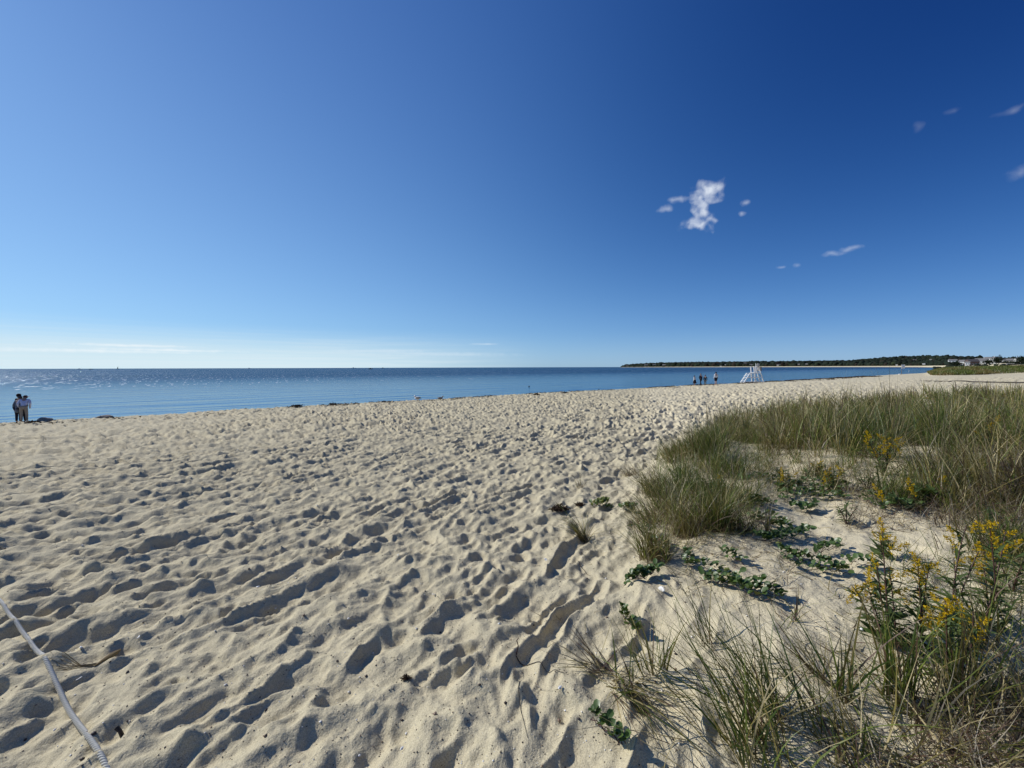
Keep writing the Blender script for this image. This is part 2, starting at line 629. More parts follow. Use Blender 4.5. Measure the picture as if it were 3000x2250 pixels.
rough = t.m('ADD', 0.08, t.m('MULTIPLY', wind, 0.14))
fr = t.node('ShaderNodeFresnel')
fr.inputs['IOR'].default_value = 1.333
t.put(fr.inputs['Normal'], b4)
# steep little waves offshore hide each other's mirror faces
cap = t.m('SUBTRACT', 0.56, t.m('MULTIPLY', wind, 0.36))
fac = t.m('MULTIPLY', fr.outputs[0], cap)
gl = t.node('ShaderNodeBsdfGlossy')
t.put(gl.inputs['Color'], (0.80, 0.93, 1.0, 1))
t.put(gl.inputs['Roughness'], rough)
t.put(gl.inputs['Normal'], b4)
df = t.node('ShaderNodeBsdfDiffuse')
t.put(df.inputs['Color'], deep)
# gusts: patches of steep facets that flash where they face the sun
gm = t.noise(t.comb(t.m('MULTIPLY', along, 1.5), t.m('MULTIPLY', off, 0.15), 4.0), 1.0, 2.0, 0.6)
gm = t.m('MULTIPLY', t.sstep(gm, 0.625, 0.66), t.sstep(off, 38, 75))
g2 = t.node('ShaderNodeBsdfGlossy')
t.put(g2.inputs['Roughness'], 0.54)
gmx = t.node('ShaderNodeMixShader')
t.put(gmx.inputs[0], gm)
t.t.links.new(gl.outputs[0], gmx.inputs[1])
t.t.links.new(g2.outputs[0], gmx.inputs[2])
gl = gmx
ms = t.node('ShaderNodeMixShader')
t.put(ms.inputs[0], t.m('MAXIMUM', fac, t.m('MULTIPLY', gm, 0.85)))
t.t.links.new(df.outputs[0], ms.inputs[1])
t.t.links.new(gl.outputs[0], ms.inputs[2])
finish(t, ms.outputs[0])
MAT['sea'] = m
rr = np.array([3, 12, 25, 50, 100, 200, 400, 800, 1600, 3200, 6400, 12800, 26000, 45000], dtype=float)
th = np.linspace(0, 2 * math.pi, 129)[:-1]
V = [(math.sin(a) * q, math.cos(a) * q, WATER) for q in rr for a in th]
F = [(k * 128 + j, k * 128 + (j + 1) % 128, (k + 1) * 128 + (j + 1) % 128, (k + 1) * 128 + j) for k in range(len(rr) - 1) for j in range(128)]
sea = mesh_np('sea', V, np.array(F)[:, ::-1], MAT['sea'])
tag(sea, 'calm blue sea reaching to the horizon', kind='structure')

# ------------------------------------------------------------------ far woods round the bay
def ico1():
    bm = bmesh.new()
    bmesh.ops.create_icosphere(bm, subdivisions=1, radius=1.0)
    bm2 = bmesh.new()
    bmesh.ops.create_icosphere(bm2, subdivisions=2, radius=1.0)
    V = np.array([v.co[:] for v in bm2.verts])
    F = np.array([[v.index for v in f.verts] for f in bm2.faces])
    bm.free(); bm2.free()
    return V, F


ICV, ICF = ico1()
HOUSES_FAR = []   # filled below: (px, depth)


def leaf_mat(name, tint, rough=0.6, transl=0.3, spec=0.3, attr=False, scale=1.5, var=0.9):
    m, t = new_mat(name)
    if attr:
        a = t.node('ShaderNodeAttribute', attribute_name='tint')
        c = a.outputs['Color']
    else:
        tc = t.node('ShaderNodeNewGeometry').outputs['Position']
        n = t.noise(tc, scale, 4.0, 0.6)
        f = t.m('MULTIPLY_ADD', n, var, 1 - var * 0.5)
        c = t.vm('MULTIPLY', (*tint,), t.comb(f, f, t.m('MULTIPLY', f, 0.95)))
    p = pbsdf(t, c, rough, None, spec)
    tr = t.node('ShaderNodeBsdfTranslucent')
    t.put(tr.inputs[0], t.vm('MULTIPLY', c, (1.25, 1.3, 0.8)))
    mx = t.node('ShaderNodeMixShader')
    mx.inputs[0].default_value = transl
    t.t.links.new(p, mx.inputs[1])
    t.t.links.new(tr.outputs[0], mx.inputs[2])
    finish(t, mx.outputs[0])
    return m


def far_woods():
    g = np.random.default_rng(5)
    n = 5200
    px = g.uniform(1822, 3120, n)
    q = (px - 1500) / 1130.0
    dc = coast_d(q)
    off = 95 + g.random(n) ** 1.3 * 380
    d = dc + off
    d = np.where(px > 2780, np.maximum(d, 780 + g.uniform(0, 260, n)), d)
    rad = 0.0043 * d * g.uniform(0.6, 1.35, n)
    x, y = q * d, d
    z = base_h(x, y)
    lim = top_z(q, d)
    top = np.minimum(z + rad * g.uniform(1.5, 2.3, len(x)), lim + g.uniform(-0.8, 1.0, len(x)) * rad * 0.35)
    for hx, hd, hw, hy in HOUSES_FAR:
        m_ = (np.abs(px - hx) < hw + rad / d * 1130 * 0.7) & (d < hd + rad * 0.8)
        top = np.where(m_, np.minimum(top, CAM.z + (1073.6 - hy) / 1130.0 * d), top)
    # low scrub round the houses on the right
    ns = 1500
    qs = (g.uniform(2735, 3200, ns) - 1500) / 1130.0
    ds = g.uniform(235, 800, ns)
    xs, ys = qs * ds, ds
    zs = base_h(xs, ys)
    rs = 0.0034 * ds * g.uniform(0.7, 1.5, ns)
    ts = np.minimum(zs + rs * g.uniform(0.8, 1.5, ns), CAM.z + (1073 - 1067.5) / 1130.0 * ds + 0.2)
    x, y, z, rad, top = [np.concatenate(p_) for p_ in ((x, xs), (y, ys), (z, zs), (rad, rs), (top, ts))]
    V, F, Cc = [], [], []
    for i in range(len(x)):
        zz = max(top[i] - rad[i], z[i] + rad[i] * 0.2)
        if top[i] < z[i]:
            continue
        jit = g.normal(1.0, 0.16, (len(ICV), 1))
        v = ICV * jit * np.array([rad[i], rad[i], rad[i] * 1.0]) + np.array([x[i], y[i], top[i] - rad[i]])
        F.append(ICF + len(V) * len(ICV))
        V.append(v)
        k = g.uniform(0.55, 1.35)
        hue = g.random()
        c = np.array([0.018, 0.026, 0.017]) * k if hue < 0.8 else (np.array([0.030, 0.025, 0.018]) * k if hue < 0.92 else np.array([0.028, 0.038, 0.018]) * k)
        Cc.append(np.tile(c, (len(ICV), 1)))
    o = mesh_np('distant_woods', np.concatenate(V), np.concatenate(F), MAT['woods'], cols=np.concatenate(Cc))
    tag(o, 'dark line of woods along the far side of the bay', 'woods', kind='stuff')


MAT['woods'] = leaf_mat('woods_foliage', (0, 0, 0), 0.9, 0.08, 0.1, attr=True)


def bm_obj(name, bm, mat, parent=None, smooth=False, bevel=0.0):
    if bevel:
        bmesh.ops.bevel(bm, geom=bm.edges[:], offset=bevel, segments=1, affect='EDGES')
    me = bpy.data.meshes.new(name)
    bm.normal_update()
    bm.to_mesh(me)
    bm.free()
    if smooth:
        for p in me.polygons:
            p.use_smooth = True
    me.materials.append(mat)
    o = bpy.data.objects.new(name, me)
    COL.objects.link(o)
    if parent is not None:
        o.parent = parent
    return o


def box(bm, c, s, rot=None):
    M = Matrix.Translation(c)
    if rot is not None:
        M = M @ rot.to_4x4()
    M = M @ Matrix.Diagonal((*s, 1))
    bmesh.ops.create_cube(bm, size=1.0, matrix=M)


def bar(bm, p0, p1, w, d, up=Vector((0, 0, 1))):
    """square timber between two points"""
    p0, p1 = Vector(p0), Vector(p1)
    ax = (p1 - p0)
    L = ax.length
    ax.normalize()
    if abs(ax.dot(up)) > 0.97:
        up = Vector((0, 1, 0))
    sx = ax.cross(up).normalized()
    sy = sx.cross(ax).normalized()
    rot = Matrix((sx, sy, ax)).transposed()
    box(bm, (p0 + p1) / 2, (w, d, L), rot)


def tube(bm, pts, radii, sides=6, cap=True):
    pts = [Vector(p) for p in pts]
    if not hasattr(radii, '__len__'):
        radii = [radii] * len(pts)
    rings = []
    prev = None
    for i, p in enumerate(pts):
        a = pts[min(i + 1, len(pts) - 1)] - pts[max(i - 1, 0)]
        if a.length < 1e-9:
            a = Vector((0, 0, 1))
        a.normalize()
        ref = prev if prev is not None else (Vector((1, 0, 0)) if abs(a.x) < 0.9 else Vector((0, 1, 0)))
        u = (ref - a * ref.dot(a)).normalized()
        v = a.cross(u)
        prev = u
        rings.append([bm.verts.new(p + (u * math.cos(t) + v * math.sin(t)) * radii[i]) for t in [k * 2 * math.pi / sides for k in range(sides)]])
    for a, b in zip(rings, rings[1:]):
        for k in range(sides):
            bm.faces.new((a[k], a[(k + 1) % sides], b[(k + 1) % sides], b[k]))
    if cap:
        bm.faces.new(rings[0][::-1])
        bm.faces.new(rings[-1])


MAT['white_paint'] = simple_mat('white_painted_wood', (0.78, 0.78, 0.76), 0.45, 0.03, 6.0)
MAT['house_white'] = simple_mat('white_siding', (0.66, 0.66, 0.62), 0.6, 0.03, 0.6)
MAT['house_pale'] = simple_mat('pale_siding', (0.36, 0.35, 0.32), 0.7, 0.05, 0.6)
MAT['house_grey'] = simple_mat('weathered_shingle_wall', (0.22, 0.205, 0.185), 0.8, 0.08, 0.8)
MAT['house_brown'] = simple_mat('brown_shingle_wall', (0.13, 0.085, 0.07), 0.8, 0.08, 0.8)
MAT['roof_grey'] = simple_mat('grey_roof_shingle', (0.20, 0.19, 0.18), 0.85, 0.08, 0.9)
MAT['roof_dark'] = simple_mat('dark_roof_shingle', (0.09, 0.08, 0.08), 0.85, 0.08, 0.9)
MAT['glass'] = simple_mat('window_glass', (0.03, 0.035, 0.04), 0.08, 0.0, 1.0, 0.8)
MAT['trim'] = simple_mat('white_trim', (0.72, 0.72, 0.70), 0.5, 0.02, 2.0)
MAT['brick'] = simple_mat('chimney_brick', (0.28, 0.13, 0.09), 0.9, 0.1, 3.0)
MAT['dark_wood'] = simple_mat('dark_driftwood', (0.035, 0.028, 0.024), 0.8, 0.1, 20.0)
MAT['post_wood'] = simple_mat('grey_post_wood', (0.16, 0.13, 0.10), 0.85, 0.1, 12.0)


def house(px, ybase, depth, w, dpt, h, roof_h, rz, wall, roof, label, nwin=3, floors=1, chim=False, detail=True, dy=0.0, group=None):
    q = px_dir(px, 1074)
    x, y = q.x / q.y * depth, depth
    z = CAM.z + (1073.0 - ybase) / 1130.0 * depth
    ang = math.atan2(-x, y) + R(rz)
    e = empty('house', (x, y, z), ang)
    tag(e, label, 'house', group)
    bm = bmesh.new()
    # walls with gables; ridge along local x
    hx, hy = w / 2, dpt / 2
    v = [bm.verts.new(p) for p in [(-hx, -hy, -6), (hx, -hy, -6), (hx, hy, -6), (-hx, hy, -6), (-hx, -hy, h), (hx, -hy, h), (hx, hy, h), (-hx, hy, h), (-hx, 0, h + roof_h), (hx, 0, h + roof_h)]]
    for f in [(0, 1, 5, 4), (2, 3, 7, 6), (1, 2, 6, 9, 5), (3, 0, 4, 8, 7)]:
        bm.faces.new([v[i] for i in f])
    bm_obj('wall', bm, wall, e)
    bm = bmesh.new()
    o = 0.45
    for sgn in (-1, 1):
        a = Vector((0, sgn * (hy + o), h - o * roof_h / hy + 0.05))
        b = Vector((0, 0, h + roof_h + 0.05))
        for k in (0,):
            p = [(-hx - o, a.y, a.z), (hx + o, a.y, a.z), (hx + o, b.y, b.z), (-hx - o, b.y, b.z)]
            lo = [bm.verts.new(q_) for q_ in p]
            hi = [bm.verts.new((q_[0], q_[1], q_[2] + 0.22)) for q_ in p]
            bm.faces.new(hi)
            bm.faces.new(lo[::-1])
            for i in range(4):
                bm.faces.new((lo[i], lo[(i + 1) % 4], hi[(i + 1) % 4], hi[i]))
    rf = bm_obj('roof', bm, roof, e)
    if chim:
        bm = bmesh.new()
        box(bm, (hx * 0.35, 0.3, h + roof_h + 0.5), (0.9, 0.9, 2.2))
        bm_obj('chimney', bm, MAT['house_white'], rf)
    if detail:
        for fl in range(floors):
            zc = 1.5 + fl * 2.8
            for k in range(nwin):
                xc = -hx + w * (k + 0.5) / nwin
                bm = bmesh.new()
                box(bm, (xc, -hy - 0.05, zc), (1.25, 0.14, 1.6))
                fr = bm_obj('window', bm, MAT['trim'], e)
                bm = bmesh.new()
                box(bm, (xc, -hy - 0.14, zc), (0.98, 0.06, 1.3))
                bm_obj('pane', bm, MAT['glass'], fr)
        bm = bmesh.new()
        box(bm, (-hx - 0.05, 0, h - 0.3), (0.14, 1.3, 1.6))
        bm_obj('window', bm, MAT['glass'], e)
        bm = bmesh.new()
        box(bm, (hx + 0.05, 0, h - 0.3), (0.14, 1.3, 1.6))
        bm_obj('window', bm, MAT['glass'], e)
    return e


HW, HG, HB, RG, RD = MAT['house_white'], MAT['house_grey'], MAT['house_brown'], MAT['roof_grey'], MAT['roof_dark']
G1 = 'houses above the dune at the far right'
house(2824, 1069, 640, 10.5, 9, 5.2, 2.6, -12, HW, RG, 'white gabled house at the left end of the row above the grassed dune', 3, 1, group=G1)
house(2847, 1069.5, 600, 12.5, 9, 5.0, 3.6, 34, HB, RD, 'dark brown shingled house with a steep roof between two paler houses', 4, 1, group=G1)
house(2834, 1069.8, 585, 4.5, 4, 4.0, 1.0, 5, HW, RG, 'small flat white porch house in front of the dark brown house', 2, 1, group=G1)
house(2875, 1066.5, 640, 14, 9, 4.6, 4.2, 6, HW, RG, 'long white house with a broad grey roof and white chimney', 4, 1, True, group=G1)
house(2904, 1062, 700, 16, 10, 7.0, 2.4, -8, HW, RG, 'tall two storey white house standing highest in the row', 5, 2, True, group=G1)
house(2934, 1064, 690, 7.5, 8, 4.8, 2.0, 10, HW, RD, 'small bright white house half hidden behind dark bushes', 2, 1, group=G1)
house(2962, 1062.5, 760, 18, 9, 4.0, 3.0, 4, HG, RG, 'low grey green roofed house between the dark bushes and the last house', 4, 1, group=G1)
house(2981, 1063, 720, 7, 8, 5.2, 3.0, 20, HW, RG, 'small white house at the right end of the row', 2, 1, group=G1)
house(2790, 1061.5, 880, 13, 9, 3.8, 2.6, 8, HW, RG, 'pale house with a brown roof among trees left of the white row', 3, 1, group=G1)
HOUSES_FAR += [(2824, 900, 12, 1069), (2847, 900, 14, 1069), (2875, 900, 16, 1066), (2904, 900, 16, 1062), (2934, 900, 10, 1064), (2962, 860, 16, 1062), (2981, 860, 8, 1063), (2790, 880, 10, 1061)]
far_list = [
    (1838, 1071.0, 60, 4600, 'pale house at the very tip of the far point'),
    (1893, 1068.5, 60, 4000, 'pair of pale roofs on the far point, next after the tip'),
    (1917, 1068.5, 55, 3900, 'grey roofed house on the far point between two paler ones'),
    (1946, 1069.0, 55, 3700, 'wide pale house low on the far point'),
    (2103, 1068.0, 38, 2950, 'small grey house in the far woods, left of the tiny white hut'),
    (2112, 1071.5, 16, 2850, 'tiny white hut at the water under the far woods'),
    (2125, 1069.0, 38, 2900, 'wide pale house in the far woods, just right of the white hut'),
    (2182, 1064.5, 34, 2700, 'long grey roof high in the far woods left of the lifeguard stand'),
    (2202, 1069.0, 38, 2560, 'pale arched roof in the far woods behind the lifeguard stand'),
    (2281, 1069.0, 30, 2300, 'grey house in the far woods right of the lifeguard stand'),
    (2338, 1069.0, 28, 2150, 'pale low house in the far woods, left of the brown gabled one'),
    (2362, 1068.5, 30, 2080, 'brown gabled house above the far beach'),
    (2388, 1068.0, 14, 2010, 'bright white gabled house above the far beach'),
    (2679, 1056.0, 14, 1420, 'pale roof high among the trees of the near hill'),
    (2727, 1056.5, 13, 1280, 'white gabled house high among trees, above the beach hut'),
]
for i, (px, yb, wd, dp, lab) in enumerate(far_list):
    hh = wd * 0.16 + 2.0
    wl_, rf_ = [(HG, RD), (MAT['house_pale'], RD), (HB, RG), (HG, RG)][i % 4]
    if 'white' in lab:
        wl_ = HW
    house(px, yb, dp, wd * 0.62, wd * 0.3, hh * 0.55, hh * 0.5, random.uniform(-25, 25), wl_, rf_, lab, 2, 1, detail=False, group='houses among the far woods')
    HOUSES_FAR.append((px, dp, wd / dp * 1130 * 0.3, yb))
far_woods()


def white_hut(px, yb, depth, w, h, label):
    q = px_dir(px, 1074)
    e = empty('beach_hut', (q.x / q.y * depth, depth, CAM.z + (1073.0 - yb) / 1130.0 * depth), math.atan2(-q.x, q.y))
    tag(e, label, 'hut', 'white huts on the far beach')
    bm = bmesh.new()
    box(bm, (0, 0, h * 0.6), (w, w, h * 0.8))
    bm_obj('cabin', bm, MAT['white_paint'], e)
    bm = bmesh.new()
    box(bm, (0, 0, h * 1.05), (w * 1.3, w * 1.3, h * 0.08))
    bm_obj('roof', bm, MAT['roof_dark'], e)
    for sx in (-1, 1):
        for sy in (-1, 1):
            bm = bmesh.new()
            box(bm, (sx * w * 0.42, sy * w * 0.42, -0.4 * h), (0.3, 0.3, 1.25 * h))
            bm_obj('leg', bm, MAT['post_wood'], e)


white_hut(2627, 1071.5, 1330, 5.5, 4.0, 'small white hut on the far beach left of the white sign')
white_hut(2706, 1069.0, 1130, 6.0, 4.2, 'white hut with a dark roof on the far beach right of the sign')


def far_tree(px, yb, depth, w, h, label, g):
    q = px_dir(px, 1074)
    z = CAM.z + (1073.0 - yb) / 1130.0 * depth
    e = empty('tree', (q.x / q.y * depth, depth, z), 0)
    tag(e, label, 'tree', 'trees and bushes round the houses')
    n = 420
    p = g.normal(0, 1, (n, 3))
    p /= np.linalg.norm(p, axis=1)[:, None]
    p *= (g.random((n, 1)) ** 0.4)
    lump = 1 + 0.22 * np.sin(p[:, :1] * 5 + 1) * np.cos(p[:, 1:2] * 4)
    p = p * lump * np.array([w / 2, w / 2, h * 0.52]) + np.array([0, 0, h * 0.5])
    a = g.normal(0, 1, (n, 3)); b = g.normal(0, 1, (n, 3))
    s = w * 0.085
    V = np.stack([p - a * s * .5, p + a * s * .5, p + b * s], 1).reshape(-1, 3)
    F = np.arange(n * 3).reshape(-1, 3)
    k = g.uniform(0.5, 1.5, (n, 1))
    c = np.repeat(np.array([[0.020, 0.028, 0.014]]) * k, 3, 0)
    mesh_np('crown', V, F, MAT['woods'], e, cols=c)
    bm = bmesh.new()
    tube(bm, [(0, 0, -2), (0.1, 0, h * 0.3), (0, 0.1, h * 0.6)], [w * 0.04, w * 0.03, w * 0.012], 6)
    bm_obj('trunk', bm, MAT['post_wood'], e)


gt = np.random.default_rng(21)
for a in [(2894, 1067.5, 590, 10, 6.5, 'dark rounded bush in front of the tall white house'),
          (2919, 1066.5, 600, 11, 10.5, 'dark tree hiding the right side of the tall white house'),
          (2926, 1065, 660, 9, 13, 'taller dark tree between the tall house and the small bright house'),
          (2944, 1068, 620, 9, 4.5, 'low dark bush below the small bright white house'),
          (2993, 1067, 560, 13, 11, 'broad green tree at the right edge of the photo'),
          (2969, 1068.5, 600, 14, 4.0, 'wide low hedge-like bush below the last houses'),
          (2858, 1069.5, 600, 6, 3.0, 'small dark bush before the dark brown house'),
          (2802, 1070, 640, 12, 4.5, 'low brown bush left of the first white house')]:
    far_tree(*a, gt)
# utility mast
q = px_dir(2979, 1074)
bm = bmesh.new()
tube(bm, [(0, 0, 0), (0, 0, 14)], [0.5, 0.35], 6)
o = bm_obj('tall_mast', bm, MAT['roof_grey'])
o.location = (q.x / q.y * 640, 640, CAM.z + 5 / 1130 * 640)
tag(o, 'slim grey mast rising over the last house on the right', 'mast')

# ------------------------------------------------------------------ boats at the horizon
def boat(px, py, depth, L, kind, label):
    q = px_dir(px, py)
    e = empty('sailboat' if kind == 'sail' else 'motor_boat', (q.x / q.y * depth, depth, WATER), math.atan2(-q.x, q.y) + R(random.uniform(-25, 25)))
    tag(e, label, 'boat', 'boats near the horizon')
    bm = bmesh.new()
    hgt, bw = L * 0.13, L * 0.16
    secs = []
    for xx, wv, zk in [(-0.5, 0.75, 0.9), (-0.2, 1, 0.85), (0.2, 0.85, 0.95), (0.42, 0.35, 1.15), (0.5, 0.03, 1.25)]:
        secs.append([bm.verts.new((xx * L, s_ * bw * wv, zz)) for s_, zz in [(-1, hgt * zk), (-0.6, -0.1), (0.6, -0.1), (1, hgt * zk)]])
    for a, b in zip(secs, secs[1:]):
        for k in range(3):
            bm.faces.new((a[k], b[k], b[k + 1], a[k + 1]))
        bm.faces.new((a[3], b[3], b[0], a[0]))
    bm.faces.new(secs[0])
    bm_obj('hull', bm, MAT['white_paint'] if kind != 'dark' else MAT['roof_dark'], e)
    if kind == 'sail':
        bm = bmesh.new()
        tube(bm, [(0, 0, hgt), (0, 0, L * 1.35)], 0.12, 5)
        bm_obj('mast', bm, MAT['post_wood'], e)
        bm = bmesh.new()
        pts = [(0.02 * L, 0, hgt + 0.6), (-0.42 * L, 0.08 * L, hgt + 0.7), (0.02 * L, 0, L * 1.3)]
        f = [bm.verts.new(p) for p in pts] + [bm.verts.new((p[0], p[1] + 0.05, p[2])) for p in pts]
        bm.faces.new(f[:3]); bm.faces.new(f[5:2:-1])
        for i in range(3):
            bm.faces.new((f[i], f[(i + 1) % 3], f[3 + (i + 1) % 3], f[3 + i]))
        bm_obj('sail', bm, MAT['roof_grey'], e)
    else:
        bm = bmesh.new()
        box(bm, (-0.08 * L, 0, hgt + L * 0.06), (L * 0.3, bw * 1.2, L * 0.14))
        bm_obj('cabin', bm, MAT['white_paint'] if kind != 'dark' else MAT['dark_wood'], e)


boat(346, 1080, 1900, 11.0, 'sail', 'small sailboat on the horizon at the left')
boat(233, 1080, 1800, 16, 'motor', 'pale low boat on the horizon, leftmost of the boats')
boat(266, 1081, 1500, 11, 'dark', 'dark low boat on the horizon between the pale boat and the sailboat')
boat(1086, 1079.5, 900, 10, 'dark', 'dark low boat just below the horizon near the middle of the sea')
boat(1036, 1077, 2600, 24, 'motor', 'faint boat on the horizon left of the dark low one')
boat(730, 1078, 3000, 22, 'motor', 'tiny pale boat alone on the horizon between the sailboat and the middle')
boat(1122, 1077, 2600, 18, 'dark', 'tiny dark boat on the horizon right of the dark low one')

# buoy
p = at(1550, 1150)
q = px_dir(1550, 1133)
dd = (WATER - CAM.z) / q.z
bm = bmesh.new()
bmesh.ops.create_uvsphere(bm, u_segments=10, v_segments=8, radius=0.13)
for v in bm.verts:
    v.co.z *= 0.9
tube(bm, [(0, 0, 0.08), (0, 0, 0.2)], [0.03, 0.015], 6)
o = bm_obj('mooring_buoy', bm, MAT['dark_wood'], smooth=True)
o.location = (q.x * dd, q.y * dd, WATER + 0.02)
tag(o, 'small dark float bobbing in the water off the beach', 'buoy')

# ------------------------------------------------------------------ lifeguard stand
pl, pr = at(2180, 1121.5), at(2237, 1120)
base = at(2212, 1121.5)
DST = base.y
U = DST / 1130.0          # metres per photograph pixel at the stand


def SP(px, py, dback=0.0):
    return Vector(((px - 2212) * U, dback, (1121.5 - py) * U))


stand = empty('lifeguard_stand', (base.x, base.y, base.z), 0)
tag(stand, 'tall white wooden lifeguard chair with a sloping ramp, near the water', 'lifeguard stand')
TB = 0.115
for back in (0.0, 1.35):
    def tb(name, a, b, w_=TB, d_=0.10, extra=0.0):
        bm = bmesh.new()
        bar(bm, SP(*a, back + extra), SP(*b, back + extra), w_, d_)
        bm_obj(name, bm, MAT['white_paint'], stand)
    dpx = 5 if back else 0
    tb('leg', (2208.3 + dpx, 1074), (2213.5 + dpx, 1124), 0.17)
    tb('leg', (2197 + dpx, 1094), (2178 + dpx, 1124))
    tb('leg', (2224 + dpx, 1082), (2238 + dpx, 1122))
    tb('rail', (2196 + dpx, 1094.5), (2226 + dpx, 1093.5), extra=0.002)
    tb('rail', (2190 + dpx, 1107.6), (2233 + dpx, 1106), extra=0.004)
    tb('rail', (2182 + dpx, 1120.6), (2237 + dpx, 1119), extra=0.003)
    tb('brace', (2204 + dpx, 1099), (2211 + dpx, 1103.5), 0.09, 0.07, extra=-0.11)
    tb('brace', (2220 + dpx, 1112), (2228 + dpx, 1119.5), 0.10, 0.07, extra=-0.112)
    tb('armrest', (2217 + dpx, 1081.5), (2225 + dpx, 1082), 0.11, 0.09, extra=0.006)
# steps up the ramp
for k in range(6):
    f_ = (k + 0.7) / 6.4
    bm = bmesh.new()
    a = SP(2178 + 19 * f_ + 1, 1124 - 30 * f_, 0.06)
    box(bm, a + Vector((0.1, 0.66, 0)), (0.16, 1.2, 0.045))
    bm_obj('step', bm, MAT['white_paint'], stand)
# seat, back slats
bm = bmesh.new(); box(bm, SP(2220, 1092.3, 0.72), (0.75, 1.18, 0.05)); bm_obj('seat', bm, MAT['white_paint'], stand)
for k in range(3):
    bm = bmesh.new()
    bar(bm, SP(2219, 1091.5, 0.3 + k * 0.27), SP(2217.5, 1076, 0.3 + k * 0.27), 0.16, 0.04)
    bm_obj('slat', bm, MAT['white_paint'], stand)
bm = bmesh.new(); box(bm, SP(2232.5, 1082, 0.75), (0.30, 0.7, 0.75)); bm_obj('notice_board', bm, MAT['house_grey'], stand)
for k in range(3):
    bm = bmesh.new(); bar(bm, SP(2236 + k * 1.2, 1101 + k * 6, 0.2), SP(2236 + k * 1.2, 1101 + k * 6, 1.3), 0.12, 0.05); bm_obj('rung', bm, MAT['house_grey'], stand)
bm = bmesh.new(); tube(bm, [SP(2219.5, 1076, 0.5), SP(2218, 1065, 0.5)], [0.07, 0.03], 6); bm_obj('flag_pole', bm, MAT['white_paint'], stand)
# round pale disc beside the pole
bm = bmesh.new()
bmesh.ops.create_cone(bm, cap_ends=True, segments=20, radius1=0.27, radius2=0.27, depth=0.10, matrix=Matrix.Rotation(R(90), 4, 'X') @ Matrix.Rotation(R(0), 4, 'Z'))
MAT['canvas'] = simple_mat('grey_canvas', (0.42, 0.40, 0.36), 0.8, 0.08, 5)
o = bm_obj('round_float', bm, MAT['canvas'], bevel=0.02)
o.location = Vector(base) + SP(2228, 1070.5, 0.7)
o.scale = (0.85, 1, 1.12)
tag(o, 'round pale grey disc fixed at the top of the lifeguard chair', 'float')
bm = bmesh.new(); bar(bm, SP(2222, 1074, 0.7), SP(2227, 1073, 0.7), 0.06, 0.06); bm_obj('bracket', bm, MAT['white_paint'], stand)

# ------------------------------------------------------------------ sign and posts on the beach
p = at(2641, 1097)
u = p.y / 1130.0
sg = empty('beach_sign', p, 0)
tag(sg, 'blank white square sign on a dark post near the water', 'sign')
bm = bmesh.new(); box(bm, (0, 0, 13 * u), (0.09, 0.09, 28 * u)); bm_obj('post', bm, MAT['post_wood'], sg)
bm = bmesh.new(); box(bm, (0.35, -0.1, 23 * u), (10.5 * u, 0.03, 11.5 * u)); bm_obj('board', bm, MAT['white_paint'], sg)
bm = bmesh.new(); box(bm, (0, 0, 0.12), (5.5 * u, 0.5, 1.5 * u)); o = bm_obj('flat_box', bm, MAT['white_paint'], bevel=0.03)
o.location = at(2636, 1097.3)
tag(o, 'low white box lying on the sand at the foot of the sign', 'box')
p = at(2662, 1092)
bm = bmesh.new(); tube(bm, [(0, 0, -0.2), (0.1, 0, 8.5 * p.y / 1130)], [0.07, 0.06], 7)
o = bm_obj('marker_post', bm, MAT['white_paint']); o.location = p
tag(o, 'short leaning white post right of the white sign', 'post')
q = px_dir(2758, 1074)
bm = bmesh.new(); tube(bm, [(0, 0, -2), (0, 0, 8.5)], 0.55, 6)
o = bm_obj('marker_post', bm, MAT['roof_grey']); o.location = (q.x / q.y * 1000, 1000, CAM.z + 1)
tag(o, 'tall pale post on the far beach where it meets the grass', 'post')

# long dark pole lying on the sand at the right
a, b = at(2705, 1119), at(3040, 1130)
pts = []
for k in range(14):
    f_ = k / 13
    x_, y_ = a.x + (b.x - a.x) * f_, a.y + (b.y - a.y) * f_
    pts.append((x_, y_, 0))
zl = [gz(p_[0], p_[1]) for p_ in pts]
za, zb = zl[0] + 0.12, zl[-1] + 0.1
pts = [(p_[0], p_[1], max(za + (zb - za) * k / 13, zl[k] - 0.01) + 0.04) for k, p_ in enumerate(pts)]
bm = bmesh.new()
tube(bm, pts, [0.055] * 13 + [0.04], 7)
o = bm_obj('drift_pole', bm, MAT['dark_wood'])
tag(o, 'long thin dark pole lying across the bare sand beyond the dune grass', 'pole')

# ------------------------------------------------------------------ white rope, bottom left
MAT['rope'] = simple_mat('white_rope', (0.60, 0.575, 0.49), 0.75, 0.06, 60.0)
rp_px = [(-110, 1700), (-50, 1750), (0, 1795), (36, 1849), (78, 1903), (101, 1939), (134, 1986), (177, 2059), (203, 2109), (231, 2156), (260, 2203), (290, 2253), (330, 2330), (370, 2420)]
ctrl = [at(x_, y_) for x_, y_ in rp_px]
cx = np.array([c.x for c in ctrl]); cy = np.array([c.y for c in ctrl])
dl = np.concatenate([[0], np.cumsum(np.hypot(np.diff(cx), np.diff(cy)))])
nn = int(dl[-1] / 0.0035)
sv = np.linspace(0, dl[-1], nn)
rx_, ry_ = np.interp(sv, dl, cx), np.interp(sv, dl, cy)
kern = np.ones(41) / 41
rx_ = np.convolve(np.pad(rx_, 20, 'edge'), kern, 'valid'); ry_ = np.convolve(np.pad(ry_, 20, 'edge'), kern, 'valid')
gzr = ground(rx_, ry_)
zz = gzr.copy()
